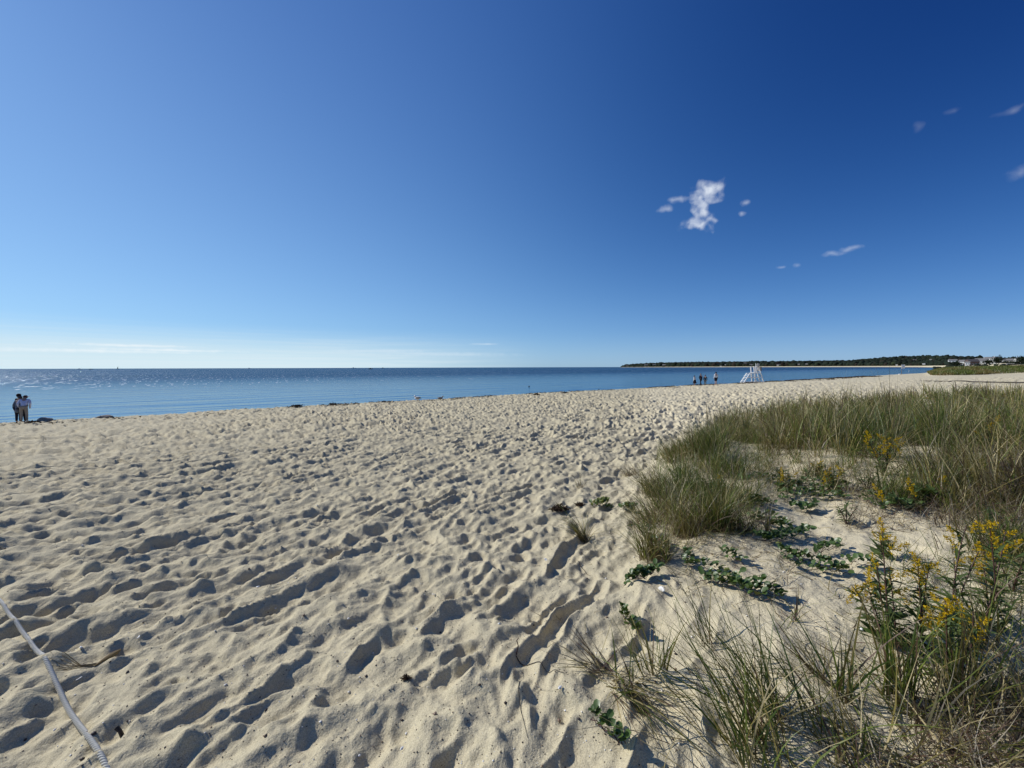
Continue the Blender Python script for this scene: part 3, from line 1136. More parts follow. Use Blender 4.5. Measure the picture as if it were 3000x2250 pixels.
# a taut rope rests on the ridges and spans the hollows a little
for _ in range(10):
    zz = np.maximum(np.convolve(np.pad(zz, 30, 'edge'), np.ones(61) / 61, 'valid'), gzr - 0.004)
zz = np.convolve(np.pad(zz, 15, 'edge'), np.ones(31) / 31, 'valid') + 0.001
RR = 0.0104
rope = empty('rope', (float(rx_[0]), float(ry_[0]), float(zz[0])), 0)
tag(rope, 'thick white twisted rope lying across the footprints at the bottom left', 'rope')
T_ = np.stack([np.gradient(rx_), np.gradient(ry_), np.gradient(zz)], 1); T_ /= np.linalg.norm(T_, axis=1)[:, None]
N_ = np.cross(T_, [0, 0, 1]); N_ /= np.linalg.norm(N_, axis=1)[:, None]
B_ = np.cross(N_, T_)
Cn = np.stack([rx_, ry_, zz], 1)
for kx in range(3):
    ph = sv / 0.052 * 2 * math.pi + kx * 2 * math.pi / 3
    ctr = Cn + (N_ * np.cos(ph)[:, None] + B_ * np.sin(ph)[:, None]) * RR * 0.52
    SS = 6
    V = []
    for j in range(SS):
        a_ = j * 2 * math.pi / SS
        V.append(ctr + (N_ * math.cos(a_) + B_ * math.sin(a_)) * RR * 0.52)
    V = np.stack(V, 1).reshape(-1, 3) - np.array(rope.location)
    i_ = np.arange(nn - 1)[:, None] * SS
    j_ = np.arange(SS)[None, :]
    F = np.stack([i_ + j_, i_ + (j_ + 1) % SS, i_ + SS + (j_ + 1) % SS, i_ + SS + j_], -1).reshape(-1, 4)
    mesh_np('strand', V, F, MAT['rope'], rope, smooth=True)

# ------------------------------------------------------------------ people
def skin_obj(name, joints, edges, mat, parent, root=0, sub=2):
    me = bpy.data.meshes.new(name)
    me.from_pydata([j[0] for j in joints], edges, [])
    me.materials.append(mat)
    o = bpy.data.objects.new(name, me)
    COL.objects.link(o)
    o.parent = parent
    md = o.modifiers.new('skin', 'SKIN')
    md.use_smooth_shade = True
    sv_ = me.skin_vertices[0].data
    for i, j in enumerate(joints):
        r_ = j[1]
        sv_[i].radius = (r_, r_) if not hasattr(r_, '__len__') else r_
        sv_[i].use_root = (i == root)
    s2 = o.modifiers.new('sub', 'SUBSURF')
    s2.levels = sub
    s2.render_levels = sub
    return o


SKINM = simple_mat('skin', (0.42, 0.26, 0.19), 0.55, 0.03, 10)


def cloth(name, c):
    return simple_mat(name, c, 0.85, 0.08, 14.0, 0.2)


def person(loc, face, H, label, top_c, bot_c, hair_c, bend=0.0, bottoms='trousers', arms=None, stride=0.0, group=None, sleeves=True, hat=None, long_coat=False, two_tone=None):
    """face: compass angle the person looks along (0 = away from the camera)"""
    e = empty('person', loc, R(-face))
    tag(e, label, 'person', group)
    k = H / 1.75
    pel = Vector((0, 0, 0.95))
    Rb = Matrix.Rotation(-bend, 3, 'X')

    def up(v):
        return (pel + Rb @ (Vector(v) - pel)) * k

    arms = arms or {}
    J = {'pelvis': pel * k, 'waist': up((0, 0.0, 1.10)), 'chest': up((0, 0, 1.32)), 'neck': up((0, 0.0, 1.48)), 'head': up((0, 0.025, 1.60)), 'crown': up((0, 0.02, 1.69))}
    for sname, s in (('l', -1), ('r', 1)):
        J['sh' + sname] = up((s * 0.18, 0, 1.41))
        J['el' + sname] = up(arms.get('el' + sname, (s * 0.245, -0.01, 1.13)))
        J['wr' + sname] = up(arms.get('wr' + sname, (s * 0.25, 0.06, 0.89)))
        J['ha' + sname] = up(arms.get('ha' + sname, (s * 0.245, 0.08, 0.80)))
        J['hip' + sname] = Vector((s * 0.09, 0, 0.90)) * k
        st_ = stride * s
        J['kn' + sname] = Vector((s * 0.10, 0.03 + st_ * 0.5, 0.50)) * k
        J['an' + sname] = Vector((s * 0.10, st_, 0.085)) * k
        J['to' + sname] = Vector((s * 0.12, st_ + 0.15, 0.035)) * k
    rad = dict(pelvis=0.112, waist=0.10, chest=0.12, neck=0.05, head=0.082, crown=0.068, sh=0.052, el=0.036, wr=0.026, ha=0.034, hip=0.075, kn=0.052, an=0.036, to=0.034)

    def mk(names, grow=0.0, over=None):
        out = []
        for n_ in names:
            key = n_ if n_ in rad else n_[:-1]
            r_ = (over or {}).get(key, rad[key] + grow) * k
            out.append((J[n_], r_))
        return out

    names = ['pelvis', 'waist', 'chest', 'neck', 'head', 'crown', 'shl', 'ell', 'wrl', 'hal', 'shr', 'elr', 'wrr', 'har', 'hipl', 'knl', 'anl', 'tol', 'hipr', 'knr', 'anr', 'tor']
    ix = {n_: i for i, n_ in enumerate(names)}
    ed = [('pelvis', 'waist'), ('waist', 'chest'), ('chest', 'neck'), ('neck', 'head'), ('head', 'crown'), ('chest', 'shl'), ('shl', 'ell'), ('ell', 'wrl'), ('wrl', 'hal'), ('chest', 'shr'), ('shr', 'elr'), ('elr', 'wrr'), ('wrr', 'har'),
          ('pelvis', 'hipl'), ('hipl', 'knl'), ('knl', 'anl'), ('anl', 'tol'), ('pelvis', 'hipr'), ('hipr', 'knr'), ('knr', 'anr'), ('anr', 'tor')]
    skin_obj('body', mk(names), [(ix[a], ix[b]) for a, b in ed], SKINM, e)
    tn = ['waist', 'pelvis', 'chest', 'shl', 'shr'] + (['ell', 'wrl', 'elr', 'wrr'] if sleeves else [])
    ti = {n_: i for i, n_ in enumerate(tn)}
    te = [('waist', 'pelvis'), ('waist', 'chest'), ('chest', 'shl'), ('chest', 'shr')] + ([('shl', 'ell'), ('ell', 'wrl'), ('shr', 'elr'), ('elr', 'wrr')] if sleeves else [])
    jn = mk(tn, 0.022)
    if long_coat:
        tn.append('hem'); ti['hem'] = len(jn); jn.append((Vector((0, 0, 0.62)) * k, 0.17 * k)); te.append(('pelvis', 'hem'))
    shirt = skin_obj('coat' if long_coat else 'shirt', jn, [(ti[a], ti[b]) for a, b in te], cloth('cloth_top', top_c), e)
    if bottoms == 'trousers':
        bn = ['pelvis', 'hipl', 'knl', 'anl', 'hipr', 'knr', 'anr']
        be = [(0, 1), (1, 2), (2, 3), (0, 4), (4, 5), (5, 6)]
        skin_obj('trousers', mk(bn, 0.02), be, cloth('cloth_bottom', bot_c), e)
    elif bottoms == 'shorts':
        bj = mk(['pelvis', 'hipl', 'knl', 'hipr', 'knr'], 0.045)
        be = [(0, 1), (1, 2), (0, 3), (3, 4)]
        skin_obj('shorts', bj, be, cloth('cloth_bottom', bot_c), e)
    else:
        bm = bmesh.new()
        bmesh.ops.create_cone(bm, cap_ends=True, segments=16, radius1=0.30 * k, radius2=0.15 * k, depth=0.62 * k, matrix=Matrix.Translation((0, 0, 0.74 * k)))
        bm_obj('skirt', bm, cloth('cloth_bottom', bot_c), e, smooth=True)
    # hair or hat
    bm = bmesh.new()
    c_ = J['crown']
    bmesh.ops.create_uvsphere(bm, u_segments=12, v_segments=8, radius=0.105 * k, matrix=Matrix.Translation(J['head'] * 0.45 + c_ * 0.55 + Vector((0, -0.02 * k, 0.005))))
    bm_obj('hair', bm, cloth('hair', hair_c), e, smooth=True)
    # nose and eyes on the face side
    hd = J['head']
    fw = (Rb @ Vector((0, 1, 0)))
    bm = bmesh.new()
    bmesh.ops.create_cone(bm, segments=6, radius1=0.018 * k, radius2=0.006 * k, depth=0.05 * k, matrix=Matrix.Translation(hd + fw * 0.10 * k))
    bm_obj('nose', bm, SKINM, e)
    if hat:
        bm = bmesh.new()
        bmesh.ops.create_cone(bm, cap_ends=True, segments=16, radius1=0.16 * k, radius2=0.15 * k, depth=0.025 * k, matrix=Matrix.Translation(J['crown'] + Vector((0, 0.02, -0.01))))
        bm_obj('hat_brim', bm, cloth('hat', hat), e)
    return e


def feet(px, py):
    p_ = at(px, py)
    return p_


hands_hip = dict(ell=(-0.40, -0.05, 1.18), wrl=(-0.20, 0.02, 1.02), hal=(-0.15, 0.05, 1.0))
GP = 'walkers by the water'
p = feet(2035, 1133); H1 = 1.75
person(p, -30, 25 / 1130 * p.y + 0.25, 'short person in a white top and wide dark skirt, leftmost of the four walkers', (0.62, 0.62, 0.62), (0.022, 0.015, 0.02), (0.02, 0.012, 0.01), 0.08, 'skirt', group=GP)
p = feet(2053, 1131)
person(p, -25, 35 / 1130 * p.y + 0.05, 'person in dark clothes with one hand on the hip, second of the walkers', (0.012, 0.012, 0.03), (0.02, 0.015, 0.016), (0.16, 0.13, 0.11), 0.05, 'trousers', hands_hip, 0.16, group=GP)
p = feet(2066, 1130.5)
person(p, 20, 31 / 1130 * p.y + 0.05, 'person in a dark blue jacket and khaki trousers, third of the walkers', (0.012, 0.03, 0.06), (0.24, 0.20, 0.14), (0.10, 0.06, 0.05), 0.05, 'trousers', None, 0.12, group=GP)
p = feet(2097, 1129.5)
person(p, -10, 37 / 1130 * p.y + 0.05, 'man in a white shirt and dark shorts standing nearest the lifeguard chair', (0.66, 0.68, 0.70), (0.018, 0.012, 0.022), (0.012, 0.012, 0.014), 0.0, 'shorts', None, 0.03, group=GP, sleeves=True)
# the couple bending together at the left
GC = 'couple at the water on the left'
q = px_dir(66, 1241)
p0 = at(52, 1243)
seaward = Vector((-NX, -NY, 0))
pa = Vector((p0.x, p0.y, 0)) + seaward * 0.7
pa.z = gz(pa.x, pa.y)
person(pa, -38, 1.42, 'person in a pale blue shirt and khaki trousers bending forward at the water', (0.62, 0.64, 0.78), (0.34, 0.29, 0.23), (0.05, 0.03, 0.03), 0.62, 'trousers', dict(wrl=(-0.2, 0.25, 1.0), wrr=(0.2, 0.25, 1.0), hal=(-0.18, 0.32, 0.98), har=(0.18, 0.32, 0.98)), 0.03, group=GC, hat=(0.6, 0.45, 0.42))
pb = pa + Vector((-0.34, 0.04, 0)); pb.z = gz(pb.x, pb.y)
person(pb, -10, 1.34, 'person in a long dark grey coat beside the one in the pale shirt', (0.13, 0.15, 0.19), (0.02, 0.015, 0.03), (0.05, 0.055, 0.07), 0.25, 'trousers', None, 0.0, group=GC, long_coat=True)
pc = pa + Vector((-0.50, 0.36, 0)); pc.z = gz(pc.x, pc.y) + 0.0
person(pc, 170, 1.48, 'dark haired person facing the bending one, mostly hidden behind', (0.02, 0.015, 0.02), (0.02, 0.02, 0.03), (0.016, 0.008, 0.008), 0.25, 'trousers', None, 0.0, group=GC)


# ------------------------------------------------------------------ gulls, boulders
def gull(loc, face, label, body_c, s=1.0):
    e = empty('gull', loc, R(face))
    tag(e, label, 'bird', 'birds at the water line')
    bm = bmesh.new()
    bmesh.ops.create_uvsphere(bm, u_segments=10, v_segments=8, radius=0.12 * s, matrix=Matrix.Translation((0, 0, 0.2 * s)) @ Matrix.Diagonal((1.7, 0.8, 0.85, 1)))
    bmesh.ops.create_uvsphere(bm, u_segments=8, v_segments=6, radius=0.06 * s, matrix=Matrix.Translation((0.18 * s, 0, 0.32 * s)))
    tube(bm, [(0.12 * s, 0, 0.24 * s), (0.17 * s, 0, 0.31 * s)], [0.05 * s, 0.045 * s], 7)
    bm_obj('body', bm, body_c, e, smooth=True)
    bm = bmesh.new()
    tube(bm, [(0.23 * s, 0, 0.32 * s), (0.30 * s, 0, 0.305 * s)], [0.016 * s, 0.005 * s], 5)
    bm_obj('beak', bm, MAT['brick'], e)
    bm = bmesh.new()
    box(bm, (-0.2 * s, 0, 0.2 * s), (0.16 * s, 0.08 * s, 0.03 * s))
    bm_obj('tail', bm, MAT['roof_dark'], e)
    for sy in (-1, 1):
        bm = bmesh.new(); tube(bm, [(0, sy * 0.04 * s, 0.14 * s), (0.01, sy * 0.04 * s, -0.01)], 0.01 * s, 5)
        bm_obj('leg', bm, MAT['brick'], e)
        bm = bmesh.new()
        bmesh.ops.create_uvsphere(bm, u_segments=8, v_segments=6, radius=0.1 * s, matrix=Matrix.Translation((-0.04 * s, sy * 0.075 * s, 0.22 * s)) @ Matrix.Diagonal((1.7, 0.3, 0.6, 1)))
        bm_obj('wing', bm, MAT['house_grey'], e, smooth=True)


pp = at(648, 1206) + seaward * 1.2; pp.z = gz(pp.x, pp.y)
gull(pp, 20, 'small dark bird standing at the edge of the shallow water', MAT['roof_dark'], 0.7)
gull(at(1223, 1178), 160, 'pale bird with a dark tail standing on the seaweed line', MAT['white_paint'], 1.2)
gull(at(1290, 1176), 10, 'pale bird standing right of the one with the dark tail', MAT['canvas'], 1.0)

MAT['stone'] = simple_mat('pale_stone', (0.24, 0.21, 0.18), 0.85, 0.12, 5.0)


def boulder(px, py, w, h, label, seed):
    g = random.Random(seed)
    bm = bmesh.new()
    bmesh.ops.create_icosphere(bm, subdivisions=3, radius=1.0)
    for v in bm.verts:
        n_ = v.co.normalized()
        v.co = n_ * (1 + 0.16 * math.sin(n_.x * 4 + seed) * math.cos(n_.y * 3 + seed * 2) + g.uniform(-0.03, 0.03))
        v.co.x *= w / 2; v.co.y *= w / 3; v.co.z *= h
    o = bm_obj('boulder', bm, MAT['stone'], smooth=True)
    pt = at(px, py)
    pt = pt + seaward * 0.2; pt.z = gz(pt.x, pt.y)
    o.location = pt
    o.rotation_euler.z = g.uniform(-0.4, 0.4)
    tag(o, label, 'rock', 'rocks on the berm')


boulder(126, 1240, 0.75, 0.17, 'low rounded grey boulder just right of the couple', 1)
boulder(306, 1231, 0.70, 0.15, 'low flat boulder on the berm farther right of the couple', 4)

# ------------------------------------------------------------------ vegetation
MAT['blade'] = leaf_mat('beach_grass_blades', (0, 0, 0), 0.45, 0.32, 0.35, attr=True)
MAT['leaf'] = leaf_mat('fleshy_leaf', (0.078, 0.128, 0.034), 0.38, 0.22, 0.5, scale=14.0, var=1.0)
MAT['leaf_yellow'] = leaf_mat('yellowing_leaf', (0.17, 0.19, 0.045), 0.45, 0.3, 0.4, scale=14.0, var=0.8)
MAT['leaf_long'] = leaf_mat('lance_leaf', (0.085, 0.12, 0.035), 0.4, 0.25, 0.45, scale=10.0, var=1.0)
MAT['stem'] = simple_mat('reddish_stem', (0.075, 0.035, 0.028), 0.6, 0.1, 20.0)
MAT['flower'] = leaf_mat('yellow_flower', (0.56, 0.38, 0.010), 0.7, 0.25, 0.2, scale=45.0, var=1.5)

GREEN = np.array([0.128, 0.162, 0.028])
DEEP = np.array([0.050, 0.085, 0.014])
OLIVE = np.array([0.175, 0.142, 0.040])
STRAW = np.array([0.40, 0.33, 0.17])
BROWN = np.array([0.115, 0.070, 0.045])
GREY = np.array([0.26, 0.225, 0.17])


def blades(B, az_, tilt, bend, L, W, C, g, segs=5, twist=0.3):
    """ribbons growing from the points B; returns verts, quads, colours"""
    n = len(B)
    az_ = az_.copy()
    tw = g.normal(0, twist, n)
    P = [B]
    S = []
    roll = g.uniform(-0.9, 0.9, n)
    for k in range(segs + 1):
        f = k / segs
        th_ = tilt + bend * f ** 1.4
        a_ = az_ + tw * f
        d = np.stack([np.sin(th_) * np.sin(a_), np.sin(th_) * np.cos(a_), np.cos(th_)], 1)
        perp = np.stack([np.cos(a_), -np.sin(a_), np.zeros(n)], 1)
        nrm = np.cross(perp, d)
        side = perp * np.cos(roll)[:, None] + nrm * np.sin(roll)[:, None]
        wk = W * (1 - f ** 1.6) + 0.0002 if k else W * 0.75
        S.append(side * wk[:, None] * 0.5)
        if k < segs:
            P.append(P[-1] + d * (L / segs)[:, None])
    V = np.stack([np.stack([P[k] - S[k], P[k] + S[k]], 1) for k in range(segs + 1)], 1)   # n, seg+1, 2, 3
    # never below the sand
    base_z = B[:, 2]
    flat = V.reshape(n, -1, 3)
    low = flat[:, :, 2] < (base_z[:, None] + 0.01)
    if low.any():
        ii = np.nonzero(low)
        gg = ground(flat[ii][:, 0], flat[ii][:, 1]) + 0.004 + g.random(len(ii[0])) * 0.006
        fz = flat[:, :, 2]
        fz[ii] = np.maximum(fz[ii], gg)
    V = flat.reshape(-1, 3)
    m_ = (segs + 1) * 2
    q = np.array([[2 * k, 2 * k + 1, 2 * k + 3, 2 * k + 2] for k in range(segs)])
    F = (np.arange(n)[:, None, None] * m_ + q[None]).reshape(-1, 4)
    fr = np.repeat(np.linspace(0, 1, segs + 1), 2)[None, :, None]
    basec = (BROWN * 1.25)[None, None]
    tip = C * 0.65 + STRAW * 0.35
    c = C[:, None] * np.ones_like(fr)
    wb = np.clip(1 - fr * 4.0, 0, 1) * 0.55
    c = c * (1 - wb) + basec * wb
    wt_ = np.clip((fr - 0.55) * 1.6, 0, 1) * 0.5
    c = c * (1 - wt_) + tip[:, None] * wt_
    return V, F, c.reshape(-1, 3)


def palette(g, n, mix):
    """mix: list of (colour, weight)"""
    cols = np.array([m_[0] for m_ in mix])
    wts = np.array([m_[1] for m_ in mix], float)
    idx = g.choice(len(mix), n, p=wts / wts.sum())
    return cols[idx] * g.uniform(0.65, 1.45, (n, 1))


class Acc:
    def __init__(self):
        self.V, self.F, self.C, self.n = [], [], [], 0

    def add(self, V, F, C):
        self.V.append(V); self.F.append(F + self.n); self.C.append(C); self.n += len(V)

    def build(self, name, mat, parent=None, origin=None):
        V = np.concatenate(self.V)
        if origin is not None:
            V = V - np.array(origin)
        return mesh_np(name, V, np.concatenate(self.F), mat, parent, cols=np.concatenate(self.C))


MIXG = [(GREEN, 5), (DEEP, 4), (OLIVE, 2.5), (STRAW, 1.5), (BROWN, 1.2)]
MIXD = [(GREEN, 3), (DEEP, 6), (OLIVE, 1.5), (STRAW, 0.5), (BROWN, 0.6)]
MIXO = [(GREEN, 3), (OLIVE, 5), (STRAW, 2.5), (BROWN, 2.2), (GREY, 1)]
MIXB = [(BROWN, 5), (GREY, 3), (STRAW, 2.2), (OLIVE, 1)]


def clump(acc, x, y, n, L, g, mix=MIXG, spread=0.05, t0=3, t1=38, bend=(25, 75), lean=None, lean_k=0.5, W=0.0042, segs=5, zoff=-0.01):
    r = spread * np.sqrt(g.random(n))
    a = g.uniform(0, 2 * math.pi, n)
    bx, by = x + r * np.cos(a), y + r * np.sin(a)
    bz = ground(bx, by) + zoff
    if lean is None:
        azs = g.uniform(0, 2 * math.pi, n)
    else:
        azs = np.where(g.random(n) < lean_k, g.normal(R(lean), 0.45, n), g.uniform(0, 2 * math.pi, n))
    tl = np.radians(g.uniform(t0, t1, n))
    bd = np.radians(g.uniform(bend[0], bend[1], n))
    LL = L * g.uniform(0.45, 1.15, n)
    acc.add(*blades(np.stack([bx, by, bz], 1), azs, tl, bd, LL, W * g.uniform(0.6, 1.35, n), palette(g, n, mix), g, segs))


gv = np.random.default_rng(77)
GC_ = 'beach grass tufts one can tell apart'
CL = [
    # px, py, blades, length, options, label
    (1712, 1598, 46, 0.42, dict(lean=-75, lean_k=0.7, t0=15, t1=50, bend=(50, 120), spread=0.035, mix=MIXO), 'small arching grass tuft standing alone on the sand at the left edge of the dune'),
    (1764, 2004, 90, 0.30, dict(lean=-70, lean_k=0.6, t0=30, t1=80, bend=(10, 60), spread=0.06, mix=MIXB), 'brown tangled tuft spreading low to the left, bottom middle of the photo'),
    (1883, 2015, 26, 0.42, dict(lean=-45, lean_k=0.8, t0=5, t1=35, bend=(5, 30), spread=0.05), 'thin tuft leaning up to the left, right of the brown tangled one'),
    (1932, 1997, 30, 0.46, dict(t0=0, t1=24, bend=(5, 35), spread=0.045, W=0.006), 'stiff upright tuft with a few long spears, nearest the lone vine sprig'),
    (1825, 2062, 120, 0.36, dict(lean=170, lean_k=0.75, t0=30, t1=75, bend=(30, 80), spread=0.09, mix=MIXO), 'dense drooping green and straw tuft hanging toward the viewer at the bottom middle'),
    (2269, 2112, 110, 0.60, dict(lean=-52, lean_k=0.85, t0=8, t1=42, bend=(5, 55), spread=0.07), 'tall sheaf of green blades sweeping up to the left, bottom centre right'),
    (2205, 2190, 80, 0.55, dict(lean=-55, lean_k=0.8, t0=15, t1=50, bend=(5, 40), spread=0.08), 'lower sheaf leaning left just in front of the tall sweeping sheaf'),
    (2468, 2057, 34, 0.52, dict(t0=0, t1=30, bend=(0, 35), spread=0.04, W=0.0055), 'sparse tuft with one very tall dark spear, right of the sweeping sheaf'),
    (2632, 2062, 130, 0.46, dict(t0=0, t1=18, bend=(5, 45), spread=0.055, W=0.0055), 'dense upright tuft with a straw coloured foot below the yellow flowers'),
    (2424, 2010, 40, 0.36, dict(lean=-55, lean_k=0.9, t0=20, t1=55, bend=(0, 30), spread=0.04, mix=MIXO), 'small tuft leaning left on bare sand between two larger ones'),
    (2815, 2075, 90, 0.55, dict(t0=2, t1=30, bend=(5, 45), spread=0.07, mix=MIXO), 'tall olive tuft at the lower right beside the shaded sand'),
    (1912, 1458, 110, 0.46, dict(lean=-80, lean_k=0.55, t0=5, t1=45, bend=(25, 85), spread=0.10, mix=MIXO), 'olive tuft on the left rim of the dune beside a yellowish creeper'),
    (1980, 1357, 90, 0.50, dict(lean=-70, lean_k=0.5, spread=0.12, mix=MIXO), 'brownish tuft at the upper left corner of the dune grass'),
    (2066, 1338, 230, 0.58, dict(lean=-80, lean_k=0.4, spread=0.26), 'large dense green tuft at the upper left of the dune'),
    (2130, 1395, 180, 0.50, dict(spread=0.20), 'thick green tuft with a small yellow bloom behind it'),
    (2096, 1556, 210, 0.50, dict(t0=0, t1=32, spread=0.11, mix=MIXG), 'big tuft with a dark shaded foot in the middle of the left dune edge'),
    (2017, 1567, 130, 0.46, dict(lean=-75, lean_k=0.5, spread=0.11, mix=MIXO), 'loose tuft just left of the one with the dark foot'),
    (1919, 1657, 120, 0.46, dict(lean=-60, lean_k=0.45, t0=2, t1=40, spread=0.10, mix=MIXO), 'tuft rising from a green creeper at the left edge of the dune'),
    (2248, 1574, 10, 0.34, dict(t0=0, t1=22, bend=(0, 15), spread=0.012, mix=MIXB, W=0.0035), 'single dry branching stalk standing on open sand by a creeper'),
    (2576, 1250, 300, 0.62, dict(t0=2, t1=30, spread=0.30, mix=MIXD), 'tall dark green tuft standing out along the far edge of the dune grass'),
    (2330, 1819, 14, 0.20, dict(lean=40, lean_k=0.7, t0=15, t1=50, bend=(0, 30), spread=0.01, mix=MIXO), 'tiny wispy twig-like tuft alone on bare sand'),
    (2236, 2230, 110, 0.46, dict(spread=0.12, lean=-40, lean_k=0.4, mix=MIXG), 'bushy tuft cut by the bottom edge under the sweeping sheaf'),
    (2485, 2238, 40, 0.44, dict(lean=-30, lean_k=0.5, t0=5, t1=40, spread=0.06), 'thin dark tuft at the bottom edge, right of the bushy one'),
    (2640, 1470, 160, 0.42, dict(spread=0.16, mix=MIXD), 'bright green tuft among dry litter in the middle of the right dune'),
    (2790, 1440, 150, 0.44, dict(spread=0.16, mix=MIXD, lean=60, lean_k=0.6), 'blue green tuft sweeping right, beside the bright green one'),
    (1700, 1442, 12, 0.22, dict(t0=5, t1=70, bend=(0, 60), spread=0.05, mix=MIXB), 'few dry blades beside a dark scrap at the dune foot'),
    (2945, 1640, 150, 0.40, dict(spread=0.16, mix=MIXD, lean=-90, lean_k=0.3, W=0.007), 'broad bladed green tuft at the right edge of the photo'),
    (1850, 1400, 40, 0.34, dict(lean=-80, lean_k=0.6, t0=10, t1=60, spread=0.09, mix=MIXB), 'sparse brown tuft at the far left tip of the dune growth'),
    (2170, 1560, 90, 0.40, dict(lean=-80, lean_k=0.3, t0=5, t1=50, spread=0.13, mix=MIXO), 'brown based tuft just right of the one with the dark foot'),
    (1965, 1500, 120, 0.44, dict(lean=-70, lean_k=0.4, spread=0.16, mix=MIXG), 'green tuft between the rim tuft and the loose one'),
    (2060, 1460, 150, 0.46, dict(lean=-70, lean_k=0.4, spread=0.20, mix=MIXG), 'green tuft in the thick of the left dune growth'),
    (2210, 1300, 130, 0.46, dict(spread=0.22, mix=MIXG, lean=-70, lean_k=0.4), 'green tuft on the ridge right of the dense upper left one'),
    (1905, 1540, 90, 0.40, dict(spread=0.12, mix=MIXO, lean=-80, lean_k=0.6, t0=8, t1=60), 'olive tuft spilling onto the sand beside the oval creeper patch'),
    (2150, 1480, 120, 0.44, dict(spread=0.15, mix=MIXG), 'green tuft right above the big one with the dark foot'),
    (2890, 1900, 60, 0.50, dict(spread=0.06, mix=MIXG, t0=2, t1=30), 'upright green tuft between the goldenrods and the right edge'),
    (2400, 2150, 40, 0.50, dict(spread=0.07, mix=MIXG, lean=-40, lean_k=0.6), 'open tuft of broad blades between the sweeping sheaf and the tall spear'),
    (2080, 1900, 26, 0.50, dict(lean=-48, lean_k=0.95, t0=12, t1=40, bend=(5, 45), spread=0.05), 'few long arching blades left of the sweeping sheaf'),
]
for (px, py, n, L, kw, lab) in CL:
    p = at(px, py)
    acc = Acc()
    if p.y > 2.6:
        n = int(n * 2.0)
        kw = dict(kw); kw['W'] = 0.0058; kw['spread'] = kw.get('spread', 0.05) * 1.15
    else:
        n = max(6, int(n * 0.55))
        kw = dict(kw); kw['W'] = kw.get('W', 0.0042) * 1.55
    clump(acc, p.x, p.y, n, L, gv, **kw)
    kw2 = dict(kw); kw2.update(mix=MIXB, t0=25, t1=85, bend=(10, 60), W=0.0035)
    clump(acc, p.x, p.y, max(4, n // 5), L * 0.55, gv, **kw2)
    o = acc.build('beach_grass_tuft', MAT['blade'], None, (p.x, p.y, p.z))
    o.location = p
    tag(o, lab, 'grass tuft', GC_)

# the continuous cover of the dune: one mass, thousands of tufts that nobody could count
acc = Acc()
poly_px = [(1985, 1335), (2060, 1285), (2160, 1245), (2260, 1215), (2400, 1195), (2600, 1178), (2850, 1165), (3150, 1155), (3600, 1155), (3600, 1470), (3000, 1490), (2860, 1440), (2740, 1455), (2620, 1425), (2530, 1395), (2440, 1350), (2290, 1325), (2215, 1330), (2130, 1400), (2060, 1400)]


def in_poly(px, py, poly):
    inside = np.zeros(len(px), bool)
    j = len(poly) - 1
    for i in range(len(poly)):
        xi, yi = poly[i]; xj, yj = poly[j]
        c = ((yi > py) != (yj > py)) & (px < (xj - xi) * (py - yi) / (yj - yi + 1e-9) + xi)
        inside ^= c
        j = i
    return inside


def mass(poly, dmax, hmul=1.0, mixes=(MIXD, MIXG, MIXO)):
    world_poly = [(at(a, b).x, at(a, b).y) for a, b in poly]
    wx = np.array([p[0] for p in world_poly]); wy = np.array([p[1] for p in world_poly])
    N = int(400 * (wx.max() - wx.min()) * (wy.max() - wy.min())) + 2000
    N = min(N, 60000)
    x_ = gv.uniform(wx.min(), wx.max(), N); y_ = gv.uniform(wy.min(), wy.max(), N)
    ok = in_poly(x_ + (fbm(x_, y_, 0.8, 58, 2) - 0.5) * 1.2, y_ + (fbm(x_, y_, 0.8, 59, 2) - 0.5) * 1.2, world_poly)
    x_, y_ = x_[ok], y_[ok]
    # far tufts are thinned and broadened: their area on the ground is much larger
    dist = np.hypot(x_, y_)
    area = abs(sum(wx[i] * wy[i - 1] - wx[i - 1] * wy[i] for i in range(len(wx)))) / 2
    dens = np.where(dist < 8, dmax, dmax * (8 / dist) ** 1.15)
    clumpy = fbm(x_, y_, 1.3, 55, 2)
    ok = gv.random(len(x_)) < dens * area / len(x_) * (0.55 + 1.2 * sst(clumpy, 0.34, 0.58)) * sst(fbm(x_, y_, 0.55, 57, 2), 0.12, 0.42)
    x_, y_ = x_[ok], y_[ok]
    print('mass tufts', len(x_), 'area', area)
    for x, y in zip(x_, y_):
        d = math.hypot(x, y)
        hue = float(fbm(x, y, 1.7, 44, 2))
        mix = mixes[0] if hue > 0.56 else (mixes[2] if hue < 0.45 else mixes[1])
        n = int(24 + 26 * gv.random())
        seg = 5 if d < 7 else (4 if d < 12 else 3)
        wdt = 0.0070 * max(1.0, d / 7.0)
        n = int(n / max(1.0, (d / 7.0) ** 0.6))
        tall = hmul * (0.30 + 0.52 * float(sst(fbm(x, y, 0.9, 71, 2), 0.3, 0.7)))
        if gv.random() < 0.14:
            mix = MIXO if gv.random() < 0.5 else [(STRAW, 3), (OLIVE, 2), (GREEN, 1)]
            tall *= 1.25
        k_ = gv.uniform(0.50, 1.45)
        mix = [(c_ * k_, w_) for c_, w_ in mix]
        clump(acc, x, y, n, tall * gv.uniform(0.75, 1.3), gv, mix=mix, spread=gv.uniform(0.07, 0.17), t0=2, t1=gv.uniform(22, 66), bend=(5, gv.uniform(50, 120)), lean=gv.uniform(-150, 110), lean_k=gv.uniform(0.2, 0.75), W=wdt, segs=seg)
    return x_, y_


